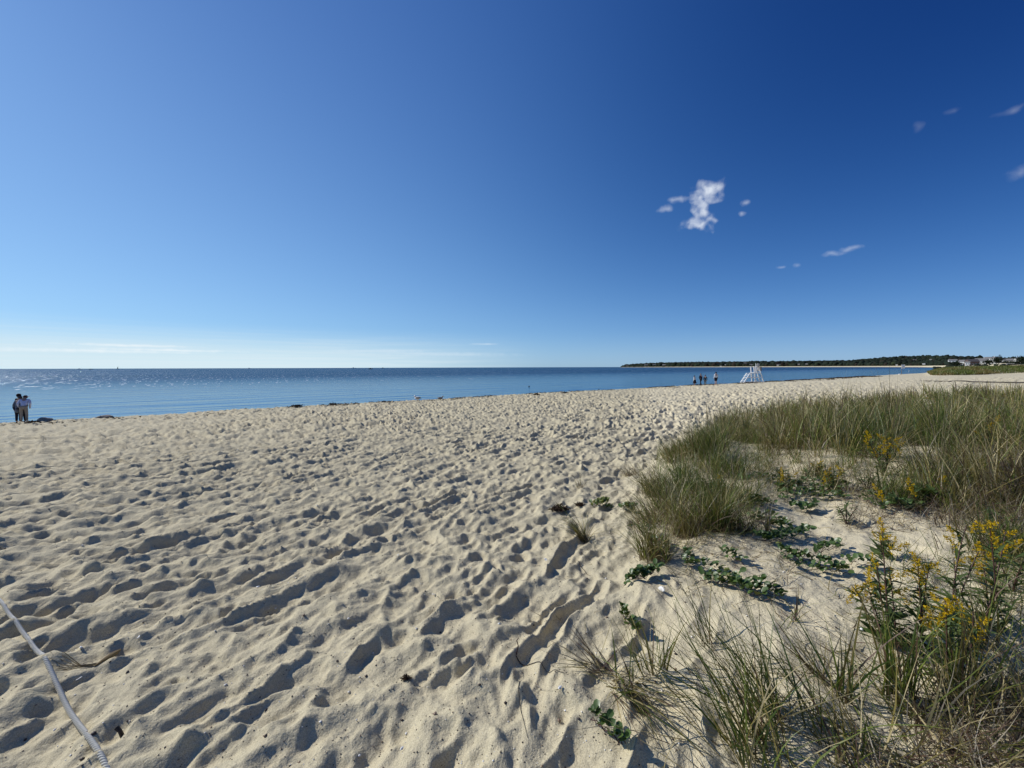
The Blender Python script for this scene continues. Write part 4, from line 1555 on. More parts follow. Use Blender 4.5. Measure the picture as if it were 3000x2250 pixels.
x_, y_ = mass(poly_px, 15.0)
mass([(1870, 1450), (1960, 1365), (2080, 1330), (2160, 1345), (2185, 1420), (2150, 1500), (2200, 1570), (2080, 1610), (1950, 1610), (1900, 1540)], 11.0, 0.66, (MIXD, MIXO, MIXB))
mass([(2700, 1400), (3300, 1400), (3300, 1560), (2950, 1560), (2800, 1510)], 9.0, 0.8, (MIXG, MIXO, MIXB))
mass([(2220, 1320), (2420, 1325), (2600, 1380), (2740, 1450), (2560, 1470), (2400, 1400), (2260, 1400)], 6.0, 0.6, (MIXG, MIXO, MIXO))
mass([(2600, 1500), (2800, 1490), (3300, 1490), (3300, 1720), (2930, 1690), (2700, 1600)], 5.5, 0.55, (MIXG, MIXB, MIXB))
# scattered seed stalks
n = 420
ii = gv.integers(0, len(x_), n)
bx, by = x_[ii] + gv.normal(0, 0.1, n), y_[ii] + gv.normal(0, 0.1, n)
B = np.stack([bx, by, ground(bx, by)], 1)
acc.add(*blades(B, gv.uniform(0, 6.28, n), np.radians(gv.uniform(0, 18, n)), np.radians(gv.uniform(0, 14, n)), gv.uniform(0.7, 1.08, n), 0.0095 * np.maximum(1, np.hypot(bx, by) / 7), palette(gv, n, [(STRAW, 1), (BROWN, 1.6), (OLIVE, 1)]), gv, 4))
n = 1500
ii = gv.integers(0, len(x_), n)
bx, by = x_[ii] + gv.normal(0, 0.12, n), y_[ii] + gv.normal(0, 0.12, n)
B = np.stack([bx, by, ground(bx, by)], 1)
acc.add(*blades(B, gv.uniform(0, 6.28, n), np.radians(gv.uniform(5, 45, n)), np.radians(gv.uniform(40, 110, n)), gv.uniform(0.6, 1.0, n), 0.0055 * np.maximum(1, np.hypot(bx, by) / 7), palette(gv, n, [(STRAW, 3), (GREY, 1), (OLIVE, 2), (GREEN, 2)]), gv, 5))
o = acc.build('dune_grass', MAT['blade'])
tag(o, 'continuous cover of green and straw beach grass on the dune at the right', kind='stuff')

# thin, dry and fallen growth in the near right part
acc = Acc()


def scatter(poly, n, seed):
    g = np.random.default_rng(seed)
    wp = [(at(a, b).x, at(a, b).y) for a, b in poly]
    X = np.array([p[0] for p in wp]); Y = np.array([p[1] for p in wp])
    x = g.uniform(X.min(), X.max(), n * 6); y = g.uniform(Y.min(), Y.max(), n * 6)
    k = in_poly(x, y, wp)
    return x[k][:n], y[k][:n]


def litter(poly, n, L, mix, seed, t0=55, t1=92, bend=(-15, 35), W=0.0032, lean=None, zo=0.0):
    g = np.random.default_rng(seed)
    x, y = scatter(poly, n, seed)
    n = len(x)
    az_ = g.uniform(0, 6.28, n) if lean is None else g.normal(R(lean), 0.5, n)
    B = np.stack([x, y, ground(x, y) + zo], 1)
    acc.add(*blades(B, az_, np.radians(g.uniform(t0, t1, n)), np.radians(g.uniform(bend[0], bend[1], n)), L * g.uniform(0.4, 1.3, n), W * g.uniform(0.6, 1.3, n), palette(g, n, mix), g, 4, 0.7))


# bottom right corner: dense dry tangle with green
litter([(2700, 2150), (3000, 2040), (3300, 2100), (3300, 2500), (2500, 2500)], 900, 0.26, MIXB, 1, 20, 88, W=0.0045)
litter([(2500, 2080), (3200, 1960), (3300, 2500), (2300, 2500)], 330, 0.48, MIXO, 2, 15, 84, W=0.0058)
litter([(2650, 2020), (3300, 1950), (3300, 2300), (2700, 2300)], 380, 0.24, MIXB, 22, 10, 88, W=0.0045)
litter([(2620, 1960), (3300, 1800), (3300, 2150), (2640, 2150)], 220, 0.36, MIXG, 3, 10, 80, W=0.006)
# right edge middle: brown thatch
litter([(2760, 1430), (3300, 1420), (3300, 1640), (2900, 1600)], 3400, 0.24, MIXB, 4, 25, 88, W=0.0034)
litter([(2440, 1440), (2800, 1420), (2820, 1560), (2480, 1560)], 1500, 0.20, MIXB, 5, 20, 88)
litter([(2850, 1600), (3300, 1600), (3300, 1850), (2880, 1800)], 900, 0.30, MIXO, 6, 10, 80)
# long single fallen blades over the open sand
litter([(1950, 2000), (2700, 1950), (2900, 2350), (1900, 2350)], 150, 0.48, MIXO, 7, 50, 86, lean=-60, bend=(0, 30), W=0.0052)
litter([(2250, 1650), (2800, 1650), (2800, 1980), (2300, 1980)], 120, 0.26, MIXO, 8, 50, 90, W=0.004)
litter([(1850, 1420), (2450, 1400), (2500, 1650), (1850, 1750)], 700, 0.16, MIXB, 9, 40, 92, W=0.0026)
litter([(2000, 1560), (2400, 1560), (2300, 1800), (1950, 1760)], 420, 0.14, MIXB, 10, 60, 92, W=0.0024)
litter([(2250, 1300), (2700, 1360), (2700, 1450), (2100, 1500)], 2200, 0.30, MIXO, 11, 10, 75, W=0.004)
litter([(2700, 1380), (3400, 1380), (3400, 1560), (2760, 1520)], 4500, 0.32, MIXO, 23, 5, 75, W=0.0042)
litter([(1930, 1330), (2250, 1300), (2300, 1480), (1900, 1480)], 2400, 0.32, MIXG, 12, 8, 65, W=0.0042)
litter([(1900, 1480), (2200, 1450), (2230, 1600), (1930, 1640)], 1100, 0.30, MIXO, 24, 8, 75, W=0.0036)
litter([(2600, 1640), (3100, 1600), (3100, 1900), (2600, 1900)], 420, 0.30, MIXG, 13, 5, 70)
litter([(1650, 1400), (1950, 1400), (1950, 1640), (1700, 1600)], 70, 0.14, MIXB, 14, 50, 92, W=0.0024)
# thin trailing roots and stalks on the bare sand
litter([(1450, 1650), (1800, 1650), (1750, 2300), (1450, 2300)], 26, 0.12, MIXB, 15, 70, 95, W=0.002)
o = acc.build('dry_grass', MAT['blade'])
tag(o, 'dry brown and straw thatch, fallen blades and thin growth over the near dune', kind='stuff')

# ------------------------------------------------------------------ grass of the low dune far right
acc = Acc()
g = np.random.default_rng(8)
n = 60000
yy = 78 + 90 * g.random(n) ** 1.6
xx = yy * 1.065 + g.uniform(0, 55, n)
fd = far_dune(xx, yy)
ok = (fd > 0.10) & (xx / yy < 1.75)
xx, yy, fd = xx[ok], yy[ok], fd[ok]
n = len(xx)
B = np.stack([xx, yy, base_h(xx, yy) - 0.05], 1)
hue = fbm(xx, yy, 7, 21, 3)
C = np.where((hue > 0.56)[:, None], GREEN * 0.8, OLIVE * 0.95) * g.uniform(0.7, 1.4, (n, 1)) * (0.75 + 0.5 * fbm(xx, yy, 2.5, 5, 2))[:, None]
acc.add(*blades(B, g.uniform(0, 6.28, n), np.radians(g.uniform(0, 35, n)), np.radians(g.uniform(5, 60, n)), g.uniform(0.5, 1.0, n), g.uniform(0.07, 0.16, n), C, g, 2))
o = acc.build('far_dune_grass', MAT['blade'])
tag(o, 'low grassed dune beyond the bare sand at the far right, in front of the houses', kind='stuff')

# ------------------------------------------------------------------ creepers with round leaves
def leaf_mesh(name, L, W, mat, cup=0.25, pointed=False, nseg=5):
    V = []
    for k in range(nseg + 1):
        f = k / nseg
        if pointed:
            w_ = W * math.sin(math.pi * min(1, f * 0.92 + 0.08)) ** 0.8 * (1 - 0.3 * f)
        else:
            w_ = W * math.sqrt(max(0.0, 1 - (2 * f - 1) ** 2)) * (1.0 + 0.15 * f)
        z = -cup * L * (f ** 2) * 0.5
        V += [(-w_ / 2, f * L, z + cup * w_ * 0.5), (0, f * L, z), (w_ / 2, f * L, z + cup * w_ * 0.5)]
    F = []
    for k in range(nseg):
        a = k * 3
        F += [(a, a + 1, a + 4, a + 3), (a + 1, a + 2, a + 5, a + 4)]
    me = bpy.data.meshes.new(name)
    me.from_pydata(V, [], F)
    me.materials.append(mat)
    for p_ in me.polygons:
        p_.use_smooth = True
    me.validate()
    return me


LM = [leaf_mesh('round_leaf', 0.036, 0.024, MAT['leaf']), leaf_mesh('round_leaf_b', 0.031, 0.022, MAT['leaf'], 0.45), leaf_mesh('round_leaf_y', 0.032, 0.022, MAT['leaf_yellow'], 0.3)]
LL_ = [leaf_mesh('lance_leaf', 0.085, 0.017, MAT['leaf_long'], 0.5, True), leaf_mesh('lance_leaf_b', 0.06, 0.014, MAT['leaf_long'], 0.9, True)]
LB = [leaf_mesh('broad_leaf', 0.12, 0.055, MAT['leaf'], 0.5, True), leaf_mesh('broad_leaf_b', 0.095, 0.05, MAT['leaf_long'], 0.35, True)]


def put_leaf(me, parent, origin, pos, az_, tilt, roll, s):
    o = bpy.data.objects.new('leaf', me)
    COL.objects.link(o)
    o.parent = parent
    o.location = Vector(pos) - Vector(origin)
    # leaf runs along local +Y; tilt lifts the tip
    o.rotation_euler = Euler((tilt, roll, -az_), 'XYZ')
    o.scale = (s, s, s)


def creeper(path, dens, label, seed, wide=0.0, yellow=0.0, up=0.05, big=1.0):
    g = random.Random(seed)
    pts = [at(a, b) for a, b in path]
    org = pts[0].copy()
    e = empty('leafy_creeper', org)
    tag(e, label, 'creeper', 'round leaved creepers on the dune sand')
    runs = max(1, int(round(wide / 0.05)) + 1)
    total = 0
    for r_ in range(runs):
        offx = g.uniform(-wide, wide) if r_ else 0.0
        offy = g.uniform(-wide, wide) if r_ else 0.0
        seq = []
        for a, b in zip(pts, pts[1:]):
            for k in range(6):
                f = k / 6
                x, y = a.x + (b.x - a.x) * f + offx, a.y + (b.y - a.y) * f + offy
                x += g.uniform(-0.008, 0.008); y += g.uniform(-0.008, 0.008)
                seq.append(Vector((x, y, gz(x, y) + 0.012 + up * 0.5 * abs(math.sin(len(seq) * 0.9 + seed)))))
        if len(seq) < 2:
            continue
        bm = bmesh.new()
        tube(bm, [p_ - org for p_ in seq], 0.0022, 4)
        bm_obj('stem', bm, MAT['stem'], e)
        Ls = sum((b - a).length for a, b in zip(seq, seq[1:]))
        nl = max(5, int(Ls * dens))
        for i in range(nl):
            f = (i + 0.5) / nl * (len(seq) - 1)
            k = min(int(f), len(seq) - 2)
            p_ = seq[k].lerp(seq[k + 1], f - k)
            ax = (seq[k + 1] - seq[k])
            a0 = math.atan2(ax.x, ax.y)
            az_ = a0 + (1 if i % 2 else -1) * g.uniform(0.5, 1.3)
            me = LM[2] if g.random() < yellow else LM[g.randrange(2)]
            put_leaf(me, e, org, p_ + Vector((0, 0, g.uniform(0, up))), az_, g.uniform(0.35, 1.25), g.uniform(-0.5, 0.5), g.uniform(0.8, 1.3) * big)
            total += 1
            if total > 280:
                return
    return e


CR = [
    ([(2212, 1592), (2260, 1592), (2310, 1582), (2372, 1562)], 90, 'creeper row of dark leaves ending in a raised tip, upper of two rows', 0.035, 0.0),
    ([(2385, 1628), (2425, 1622), (2468, 1606)], 60, 'thin pale green creeper on bare sand right of the raised tip', 0.02, 0.05),
    ([(2285, 1655), (2335, 1672), (2395, 1692)], 85, 'thick heap of creeper leaves with a dark right end, mid dune', 0.13, 0.12),
    ([(2405, 1682), (2455, 1680), (2500, 1700)], 70, 'creeper row of round leaves leading right towards the yellow flowers', 0.03, 0.1),
    ([(2195, 1742), (2250, 1752), (2312, 1768)], 90, 'creeper row with upright leaves, below the leafy heap', 0.03, 0.0),
    ([(2045, 1712), (2095, 1712), (2150, 1730), (2200, 1748)], 85, 'broad leafy creeper mat with a reddish left end', 0.10, 0.08),
    ([(1995, 1655), (2030, 1668)], 120, 'small dark round creeper patch in front of a grass tuft', 0.07, 0.0),
    ([(1850, 1728), (1900, 1715), (1940, 1700)], 110, 'bright green creeper cushion at the lower left tip of the dune', 0.08, 0.05),
    ([(1825, 1512), (1865, 1508)], 110, 'compact oval creeper patch at the left dune edge', 0.07, 0.25),
    ([(1742, 1500), (1790, 1490)], 90, 'yellowish creeper reaching farthest left on the sand', 0.06, 0.75),
    ([(2345, 1508), (2400, 1500)], 90, 'small creeper clump on open sand near dry litter', 0.06, 0.0),
    ([(2270, 1440), (2340, 1432), (2400, 1442), (2470, 1452)], 70, 'long leafy creeper band under yellow flowers in the upper dune', 0.24, 0.05),
    ([(1815, 1812), (1842, 1840), (1878, 1882)], 110, 'elongated creeper sprig lying diagonally, alone above the bottom tufts', 0.05, 0.1),
    ([(1735, 2168), (1765, 2196), (1800, 2222), (1835, 2245)], 60, 'dark leafy sprig at the bottom edge of the photo', 0.02, 0.0),
    ([(2505, 1672), (2560, 1668)], 70, 'grey green creeper patch just left of the flowering stems', 0.06, 0.05),
    ([(2180, 1480), (2250, 1500)], 80, 'creeper in the shade between two big tufts', 0.10, 0.0),
    ([(2015, 1440), (2120, 1450)], 80, 'creeper leaves under the olive grass at the left rim', 0.14, 0.1),
    ([(2190, 1525), (2250, 1545), (2290, 1560)], 90, 'dark creeper patch right of the tuft with the dark foot', 0.09, 0.0),
    ([(2110, 1640), (2150, 1655)], 90, 'creeper leaves in tuft shadows, left of the upper leaf row', 0.08, 0.0),
    ([(2580, 1470), (2650, 1500), (2700, 1490)], 70, 'dark leafy creeper under the dry litter in the right dune', 0.16, 0.05),
    ([(1930, 1600), (1960, 1615)], 90, 'creeper leaves at the foot of the loose tuft', 0.08, 0.15),
]
for i, (path, dens, lab, wide, yel) in enumerate(CR):
    near = at(*path[0]).y
    creeper(path, dens, lab, 100 + i, wide * 1.3, yel, 0.05, 1.08 if near < 3.5 else 1.25)

# ------------------------------------------------------------------ goldenrod
def flower_mesh(name, g, s=1.0):
    """a plume of many tiny yellow heads on short side sprays"""
    V, F, n = [], [], 0
    for spray in range(11):
        f = spray / 10
        a = spray * 2.4
        rad_ = (0.036 * (1 - f) + 0.008) * s
        for k in range(9):
            q = (k + 1) / 9
            c = np.array([math.cos(a) * rad_ * q, math.sin(a) * rad_ * q, (f * 0.105 + 0.018 * q * q) * s]) + g.normal(0, 0.0025, 3)
            for t_ in range(3):
                d = g.normal(0, 1, (3, 3)) * 0.0042
                V.append(c + d); F.append([n, n + 1, n + 2]); n += 3
    me = bpy.data.meshes.new(name)
    me.from_pydata([tuple(p_) for p_ in np.concatenate(V)], [], F)
    me.materials.append(MAT['flower'])
    me.update()
    return me


gf = np.random.default_rng(3)
FM = [flower_mesh('flower_plume', gf, s) for s in (1.0, 1.15, 0.9)]


def goldenrod(basepx, heads, label, seed, leaves=16, basal=5, hs=1.0, dz=0.0):
    g = random.Random(seed)
    b = at(*basepx)
    e = empty('goldenrod', b)
    tag(e, label, 'flowering plant', 'yellow goldenrod in the dune')
    for (hx, hy) in heads:
        top = on_ray(hx, hy + 12, b.y + g.uniform(-0.10, 0.16)) - b
        root = Vector((g.uniform(-0.03, 0.03), g.uniform(-0.03, 0.03), -0.02))
        mid = root.lerp(top, 0.5) + Vector((g.uniform(-0.02, 0.02), g.uniform(-0.02, 0.02), top.z * 0.12))
        pts = []
        for k in range(8):
            f = k / 7
            pts.append(root * (1 - f) ** 2 + mid * 2 * f * (1 - f) + top * f * f)
        bm = bmesh.new()
        tube(bm, pts, [0.0042 - 0.0022 * k / 7 for k in range(8)], 5)
        st_ = bm_obj('stem', bm, MAT['stem'], e)
        for i in range(leaves):
            f = 0.12 + 0.80 * i / leaves
            k = min(int(f * 7), 6)
            p_ = pts[k].lerp(pts[k + 1], f * 7 - k)
            put_leaf(LL_[g.randrange(2)], e, (0, 0, 0), p_, g.uniform(0, 6.28), g.uniform(0.1, 1.0), g.uniform(-0.4, 0.4), g.uniform(0.7, 1.25) * (1.35 - f * 0.5))
        ax = (pts[-1] - pts[-2]).normalized()
        for c_ in range(3):
            o = bpy.data.objects.new('flower_plume', FM[g.randrange(3)])
            COL.objects.link(o)
            o.parent = e
            o.location = pts[-1] - ax * 0.035 + Vector((g.uniform(-0.040, 0.040), g.uniform(-0.035, 0.035), -0.045 * c_))
            o.rotation_euler = Euler((g.uniform(-0.9, 0.9), g.uniform(-0.9, 0.9), g.uniform(0, 6.28)))
            sc_ = hs * g.uniform(0.72, 1.0)
            o.scale = (sc_, sc_, sc_)
    for i in range(basal):
        put_leaf(LB[g.randrange(2)], e, (0, 0, 0), Vector((g.uniform(-0.05, 0.05), g.uniform(-0.05, 0.05), 0.0)), g.uniform(0, 6.28), g.uniform(0.3, 1.1), g.uniform(-0.3, 0.3), g.uniform(0.8, 1.25))
    return e


GR = [
    ((2600, 1885), [(2585, 1523), (2569, 1646), (2604, 1650), (2496, 1703), (2534, 1690), (2591, 1694)], 'goldenrod with six yellow heads and large basal leaves, leftmost of the near ones', 16, 12),
    ((2690, 1905), [(2686, 1621), (2727, 1633), (2700, 1700)], 'goldenrod with two pale yellow heads just right of the leafy one', 16, 5),
    ((2800, 1860), [(2794, 1621), (2832, 1526), (2876, 1583)], 'tall goldenrod with dark stems and one plume reaching the dry thatch', 16, 5),
    ((2900, 1850), [(2898, 1516), (2946, 1545), (2920, 1608), (2880, 1640)], 'goldenrod with bright plumes nearest the right edge of the photo', 16, 5),
    ((2790, 2010), [(2768, 1744), (2759, 1785), (2775, 1765), (2851, 1779), (2850, 1817)], 'thickest goldenrod in flower, lowest and nearest of all', 18, 9),
    ((2590, 1400), [(2535, 1262), (2590, 1265), (2560, 1295), (2640, 1290), (2600, 1300), (2625, 1270)], 'goldenrod cluster deep in the tall grass of the upper dune', 10, 0),
    ((2440, 1445), [(2460, 1363), (2440, 1372), (2425, 1380)], 'goldenrod with small orange yellow heads over the creeper band', 12, 3),
    ((2300, 1440), [(2290, 1370), (2310, 1378)], 'small goldenrod among grass left of the creeper band', 10, 2),
    ((2680, 1490), [(2665, 1402), (2568, 1424)], 'goldenrod with two separate heads above the dry litter', 12, 4),
    ((2760, 1460), [(2740, 1392)], 'single small goldenrod beside the blue green tuft', 10, 3),
    ((2910, 1330), [(2905, 1215), (2890, 1246)], 'goldenrod high in the grass near the right edge', 10, 0),
    ((2115, 1440), [(2105, 1382)], 'single yellow bloom in the left dune grass', 8, 0),
    ((2400, 1400), [(2400, 1343), (2385, 1350)], 'faint brownish goldenrod just below the tall grass', 8, 0),
    ((2585, 1640), [(2600, 1560), (2575, 1540)], 'fading goldenrod with dark brown leaves above the left near one', 12, 2),
]
for i, (b_, h_, lab, lv, bs) in enumerate(GR):
    goldenrod(b_, h_, lab, 300 + i, lv + 12, bs, 0.74 if b_[1] > 1550 else 0.8)


# leafy plants without flowers
def leafy(px, py, h, n, label, seed, broad=False):
    g = random.Random(seed)
    b = at(px, py)
    e = empty('leafy_weed', b)
    tag(e, label, 'weed', 'green weeds in the dune')
    for s_ in range(4):
        top = Vector((g.uniform(-0.12, 0.12), g.uniform(-0.1, 0.1), h * g.uniform(0.7, 1.0)))
        pts = [Vector((0, 0, -0.02)).lerp(top, k / 5) + Vector((0, 0, 0.02 * math.sin(k))) for k in range(6)]
        bm = bmesh.new(); tube(bm, pts, [0.004, 0.0036, 0.0032, 0.0028, 0.0022, 0.0016], 5)
        bm_obj('stem', bm, MAT['stem'], e)
        for i in range(n):
            f = 0.15 + 0.85 * i / n
            k = min(int(f * 5), 4)
            put_leaf((LB if broad else LL_)[g.randrange(2)], e, (0, 0, 0), pts[k].lerp(pts[k + 1], f * 5 - k), g.uniform(0, 6.28), g.uniform(-0.1, 0.9), g.uniform(-0.4, 0.4), g.uniform(0.7, 1.2))


leafy(2965, 1740, 0.34, 16, 'bushy green weed with narrow leaves at the right edge of the photo', 1)
leafy(2930, 1560, 0.24, 12, 'green weed behind the bushy one at the right edge', 2)
leafy(2720, 1480, 0.20, 12, 'broad leaved green weed in the litter of the right dune', 3, True)
leafy(2360, 1410, 0.20, 12, 'dark leaved weed standing on bare sand under the upper grass', 4)
leafy(2425, 1425, 0.26, 14, 'dark leaved weed with upright stalks in the middle of the upper sand patch', 7)
leafy(2540, 1440, 0.22, 14, 'green weed at the right end of the leafy creeper band', 8)
leafy(2290, 1410, 0.22, 12, 'small dark weed at the left end of the leafy creeper band', 9)
leafy(2480, 1540, 0.22, 10, 'dark green weed with drooping leaves left of the thatch', 5)
leafy(1890, 1590, 0.18, 10, 'bright green weed inside the loose tuft at the left dune edge', 6)

# ------------------------------------------------------------------ wrack line, pebbles and scraps
MAT['weed'] = leaf_mat('dried_seaweed', (0.050, 0.030, 0.018), 0.85, 0.1, 0.2, scale=3.0, var=1.2)
g = np.random.default_rng(15)
n = 90000
al = 150 * g.random(n) ** 1.5 - 34
ss_ = np.abs(g.normal(0, 1, n))
sband = np.where(g.random(n) < 0.55, 0.35 + g.normal(0, 0.35, n), 1.8 + g.normal(0, 0.7, n))
sband = np.where(g.random(n) < 0.2, g.uniform(0, 6, n), sband)
ux, uy = -NY, NX
x = 0 + ux * al + NX * sband
y = SHORE_Y0 + uy * al + NY * sband
nz = fbm(x, y, 3.2, 61, 3)
nz2 = fbm(x, y, 0.9, 62, 2)
far = sband > 1.2
ok = g.random(n) < np.where(far, sst(nz, 0.50, 0.68) * 0.75, sst(nz, 0.42, 0.60)) * sst(nz2, 0.3, 0.6)
x, y = x[ok], y[ok]
z = ground(x, y)
n = len(x)
dd = np.hypot(x, y)
sz = 0.035 + 0.0016 * dd
P = np.stack([x, y, z + g.random(n) ** 2 * 0.09 * sst(fbm(x, y, 1.4, 66, 2), 0.35, 0.7)], 1)
A = g.normal(0, 1, (n, 3)) * np.array([1, 1, 0.35]); Bv = g.normal(0, 1, (n, 3)) * np.array([1, 1, 0.35])
V = np.stack([P - A * sz[:, None] * .5, P + A * sz[:, None] * .5, P + Bv * sz[:, None]], 1)
V[:, :, 2] = np.maximum(V[:, :, 2], z[:, None] + 0.003)
print('wrack', n)
o = mesh_np('seaweed_wrack', V.reshape(-1, 3), np.arange(n * 3).reshape(-1, 3), MAT['weed'])
tag(o, 'dark dried seaweed strewn in a broken line along the top of the berm', kind='stuff')


def weed_heap(px, py, w, h, label, seed):
    g = np.random.default_rng(seed)
    p_ = at(px, py)
    n = 260
    q = g.normal(0, 0.45, (n, 3)) * np.array([w / 2, w / 3, 0])
    q[:, 2] = np.abs(g.normal(0, 0.5, n)) * h * np.exp(-(q[:, 0] / (w / 2)) ** 2)
    A = g.normal(0, 1, (n, 3)) * w * 0.07; Bv = g.normal(0, 1, (n, 3)) * w * 0.07
    V = np.stack([q - A, q + A, q + Bv], 1).reshape(-1, 3)
    V[:, 2] = np.maximum(V[:, 2], 0.0)
    o = mesh_np('seaweed_heap', V, np.arange(n * 3).reshape(-1, 3), MAT['weed'])
    o.location = p_
    tag(o, label, 'seaweed', 'heaps of seaweed')


weed_heap(975, 1192, 0.6, 0.10, 'dark heap of seaweed on the berm, left of two smaller ones', 1)
weed_heap(1045, 1188, 0.45, 0.10, 'small peaked heap of seaweed, middle of three on the berm', 2)
weed_heap(870, 1198, 0.7, 0.07, 'long low seaweed heap, leftmost on the berm', 3)
weed_heap(1572, 1162, 0.6, 0.10, 'reddish dark seaweed lump below the floating buoy', 4)
weed_heap(1655, 1156, 0.6, 0.10, 'dark seaweed lump on the berm right of the reddish one', 5)
weed_heap(88, 1246, 0.8, 0.05, 'flat dark seaweed patch on the sand below the couple', 6)
weed_heap(1640, 1512, 0.20, 0.05, 'small dark scrap of dried seaweed near the arching tuft', 7)
weed_heap(1700, 1500, 0.12, 0.03, 'tiny dark scrap beside the yellowish creeper', 8)
weed_heap(1190, 2032, 0.05, 0.015, 'reddish brown scrap in a footprint, bottom middle', 9)
weed_heap(1950, 1206, 0.3, 0.05, 'dark dot of seaweed on open sand under the walkers', 10)

# shell bits, pebbles and crumbs
g = np.random.default_rng(9)
n = 9000
r = 1.15 * (11 / 1.15) ** g.random(n)
th_ = g.uniform(R(-60), R(60), n)
x, y = np.sin(th_) * r, np.cos(th_) * r
s = g.uniform(0.0012, 0.0036, n) * (1 + r * 0.14) * np.where(g.random(n) < 0.06, 2.2, 1.0)
OC = np.array([(1, 0, 0), (-1, 0, 0), (0, 1, 0), (0, -1, 0), (0, 0, 1), (0, 0, -1)], float)
OF = np.array([(0, 2, 4), (2, 1, 4), (1, 3, 4), (3, 0, 4), (2, 0, 5), (1, 2, 5), (3, 1, 5), (0, 3, 5)])
Cn = np.stack([x, y, ground(x, y) + s * 0.3], 1)
V = Cn[:, None] + OC[None] * s[:, None, None] * g.uniform(0.5, 1.5, (n, 6, 1)) * np.array([1, 1, 0.7])
F = np.arange(n)[:, None, None] * 6 + OF[None]
kind = g.random(n)
C = np.where((kind < 0.22)[:, None], np.array([[0.80, 0.78, 0.72]]), np.where((kind < 0.8)[:, None], np.array([[0.05, 0.035, 0.03]]), np.array([[0.22, 0.15, 0.10]]))) * g.uniform(0.7, 1.2, (n, 1))
MAT['bits'] = leaf_mat('shell_bits', (0, 0, 0), 0.5, 0.0, 0.4, attr=True)
o = mesh_np('shell_bits', V.reshape(-1, 3), F.reshape(-1, 3), MAT['bits'], cols=np.repeat(C, 6, 0))
tag(o, 'tiny shell fragments, pebbles and dark crumbs strewn over the sand', kind='stuff')


def shell(px, py, s, label, dark=False, tilt=0.3, seed=0):
    g = random.Random(seed)
    bm = bmesh.new()
    ring = []
    nR = 10
    c0 = bm.verts.new((0, 0, 0))
    prev = None
    for k in range(4):
        f = (k + 1) / 4
        cur = []
        for i in range(nR + 1):
            a = -1.15 + 2.3 * i / nR
            rr_ = s * f * (1 + 0.05 * (i % 2))
            cur.append(bm.verts.new((math.sin(a) * rr_, math.cos(a) * rr_, s * 0.42 * math.sin(f * 2.2))))
        for i in range(nR):
            if prev is None:
                bm.faces.new((c0, cur[i], cur[i + 1]))
            else:
                bm.faces.new((prev[i], cur[i], cur[i + 1], prev[i + 1]))
        prev = cur
    o = bm_obj('sea_shell', bm, MAT['dark_wood'] if dark else MAT['shell'], smooth=True)
    sm_ = o.modifiers.new('thick', 'SOLIDIFY'); sm_.thickness = s * 0.08
    p_ = at(px, py)
    o.location = p_ + Vector((0, 0, 0.004))
    o.rotation_euler = Euler((tilt, g.uniform(-0.3, 0.3), g.uniform(0, 6)))
    tag(o, label, 'shell', 'larger shells on the sand')


MAT['shell'] = simple_mat('bleached_shell', (0.74, 0.72, 0.66), 0.5, 0.05, 80.0)
shell(1942, 1750, 0.034, 'white shell piece standing on edge below the creeper mat', tilt=1.3, seed=1)
shell(1597, 1659, 0.022, 'white shell on trodden sand above the middle footprints', seed=2)
shell(1271, 1757, 0.016, 'pale round shell between large footprints, centre', seed=3)
shell(1643, 2088, 0.013, 'small pale shell left of the drooping tuft', seed=4)
shell(232, 2018, 0.014, 'glinting white shell right of the rope', seed=5)
shell(405, 1908, 0.014, 'white shell flake above the dried reed husk', seed=6)
shell(1180, 2227, 0.010, 'small white shell at the bottom edge of the photo', seed=7)
shell(991, 1982, 0.013, 'dark half shell standing in the sand, bottom centre left', True, 1.1, 8)
shell(1285, 1767, 0.010, 'small dark stone-like shell just right of the pale round one', True, 0.4, 9)
shell(2508, 1945, 0.012, 'small dark round snail shell under the goldenrod leaves', True, 0.4, 11)

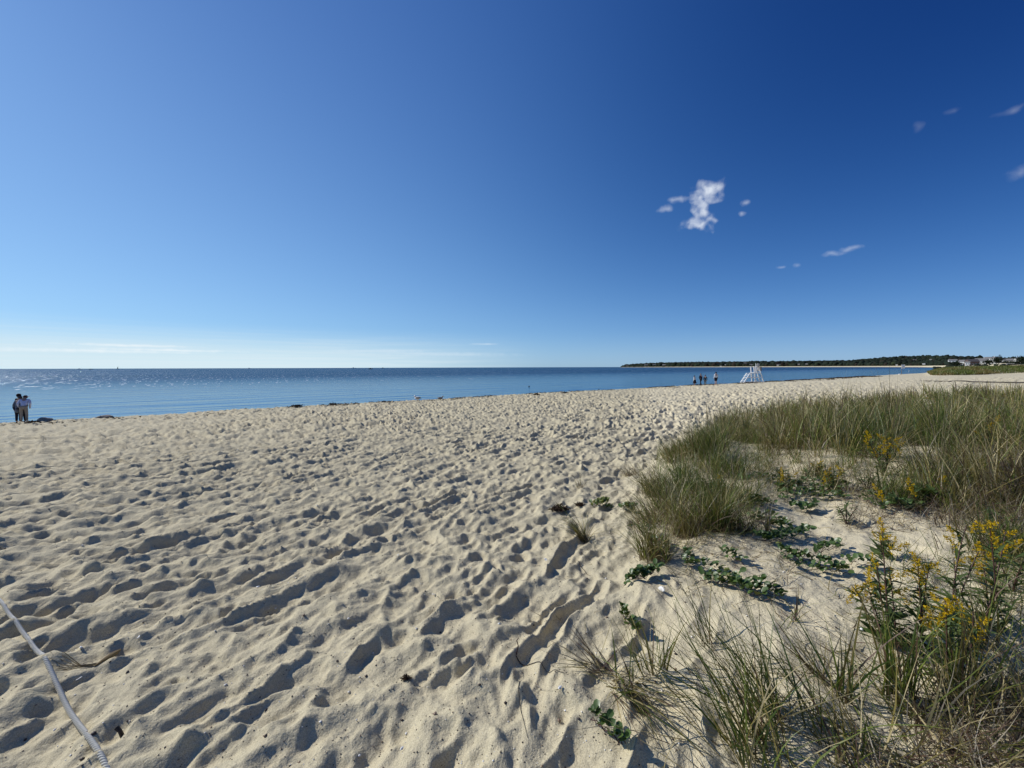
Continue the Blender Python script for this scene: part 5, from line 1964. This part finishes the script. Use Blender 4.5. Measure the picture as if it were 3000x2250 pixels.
# dried reed husk near the rope
MAT['husk'] = simple_mat('dried_husk', (0.26, 0.18, 0.07), 0.7, 0.15, 40.0)
a, b = at(355, 1928), at(283, 1985)
e = empty('dried_husk', a)
tag(e, 'brown dried reed husk with frayed tail lying in the footprints right of the rope', 'plant debris')
bm = bmesh.new()
d_ = b - a
tube(bm, [Vector((0, 0, 0.008)) + d_ * f for f in (0, 0.2, 0.45, 0.75, 1.0)], [0.004, 0.012, 0.015, 0.011, 0.004], 8)
bm_obj('husk_body', bm, MAT['husk'], e)
for k in range(7):
    bm = bmesh.new()
    sd_ = Vector((-0.16 - 0.03 * k, -0.01 + 0.022 * (k - 3), 0))
    pts = []
    for f in (0, 0.35, 0.7, 1.0):
        q_ = a + d_ * 0.95 + sd_ * f + Vector((0, 0.01 * math.sin(k + f * 3), 0))
        pts.append(Vector((q_.x, q_.y, gz(q_.x, q_.y) + 0.006)) - a)
    tube(bm, pts, [0.0028, 0.0024, 0.0018, 0.0008], 4)
    bm_obj('strand', bm, MAT['husk'], e)


# dark stick standing in a footprint; curled root with a long trailing runner
def stick(name, pxs, r0, label, cat, lift=0.004, mat='dark_wood'):
    P_ = [at(*q_) for q_ in pxs]
    org = P_[0].copy()
    pts = []
    for a_, b_ in zip(P_, P_[1:]):
        for k in range(5):
            q_ = a_.lerp(b_, k / 5)
            pts.append(Vector((q_.x, q_.y, gz(q_.x, q_.y) + lift)) - org)
    pts.append(P_[-1] - org + Vector((0, 0, lift)))
    bm = bmesh.new()
    nP = len(pts)
    tube(bm, pts, [r0 * (1 - 0.7 * k / nP) for k in range(nP)], 5)
    o = bm_obj(name, bm, MAT[mat])
    o.location = org
    tag(o, label, cat)


stick('dry_runner', [(1512, 1955), (1545, 1972), (1580, 1995), (1615, 2020), (1655, 2035)], 0.0026, 'thin dry runner curling from a root left of the bottom tufts', 'dry root')
stick('dry_runner', [(1524, 2040), (1519, 2090), (1530, 2150), (1545, 2220)], 0.0022, 'thin brown stem running straight toward the viewer, bottom middle', 'dry stem')
stick('dry_twig', [(1690, 1655), (1715, 1680), (1728, 1694)], 0.003, 'short dark bent twig below the arching tuft', 'twig')
bm = bmesh.new()
tube(bm, [(0, 0, -0.01), (0.012, 0.004, 0.045), (0.004, 0.01, 0.07), (0.016, 0.012, 0.085)], [0.004, 0.003, 0.003, 0.0015], 5)
o = bm_obj('curled_root', bm, MAT['stem']); o.location = at(1512, 1952)
tag(o, 'small curled dark root sticking up at the end of the dry runner', 'dry root')
bm = bmesh.new()
tube(bm, [(0.0, 0, -0.01), (-0.012, 0.0, 0.02), (-0.03, 0.003, 0.034)], [0.008, 0.007, 0.009], 6)
o = bm_obj('dark_stub', bm, MAT['dark_wood']); o.location = at(362, 2192)
tag(o, 'short black stub standing in a deep footprint right of the rope', 'stick')
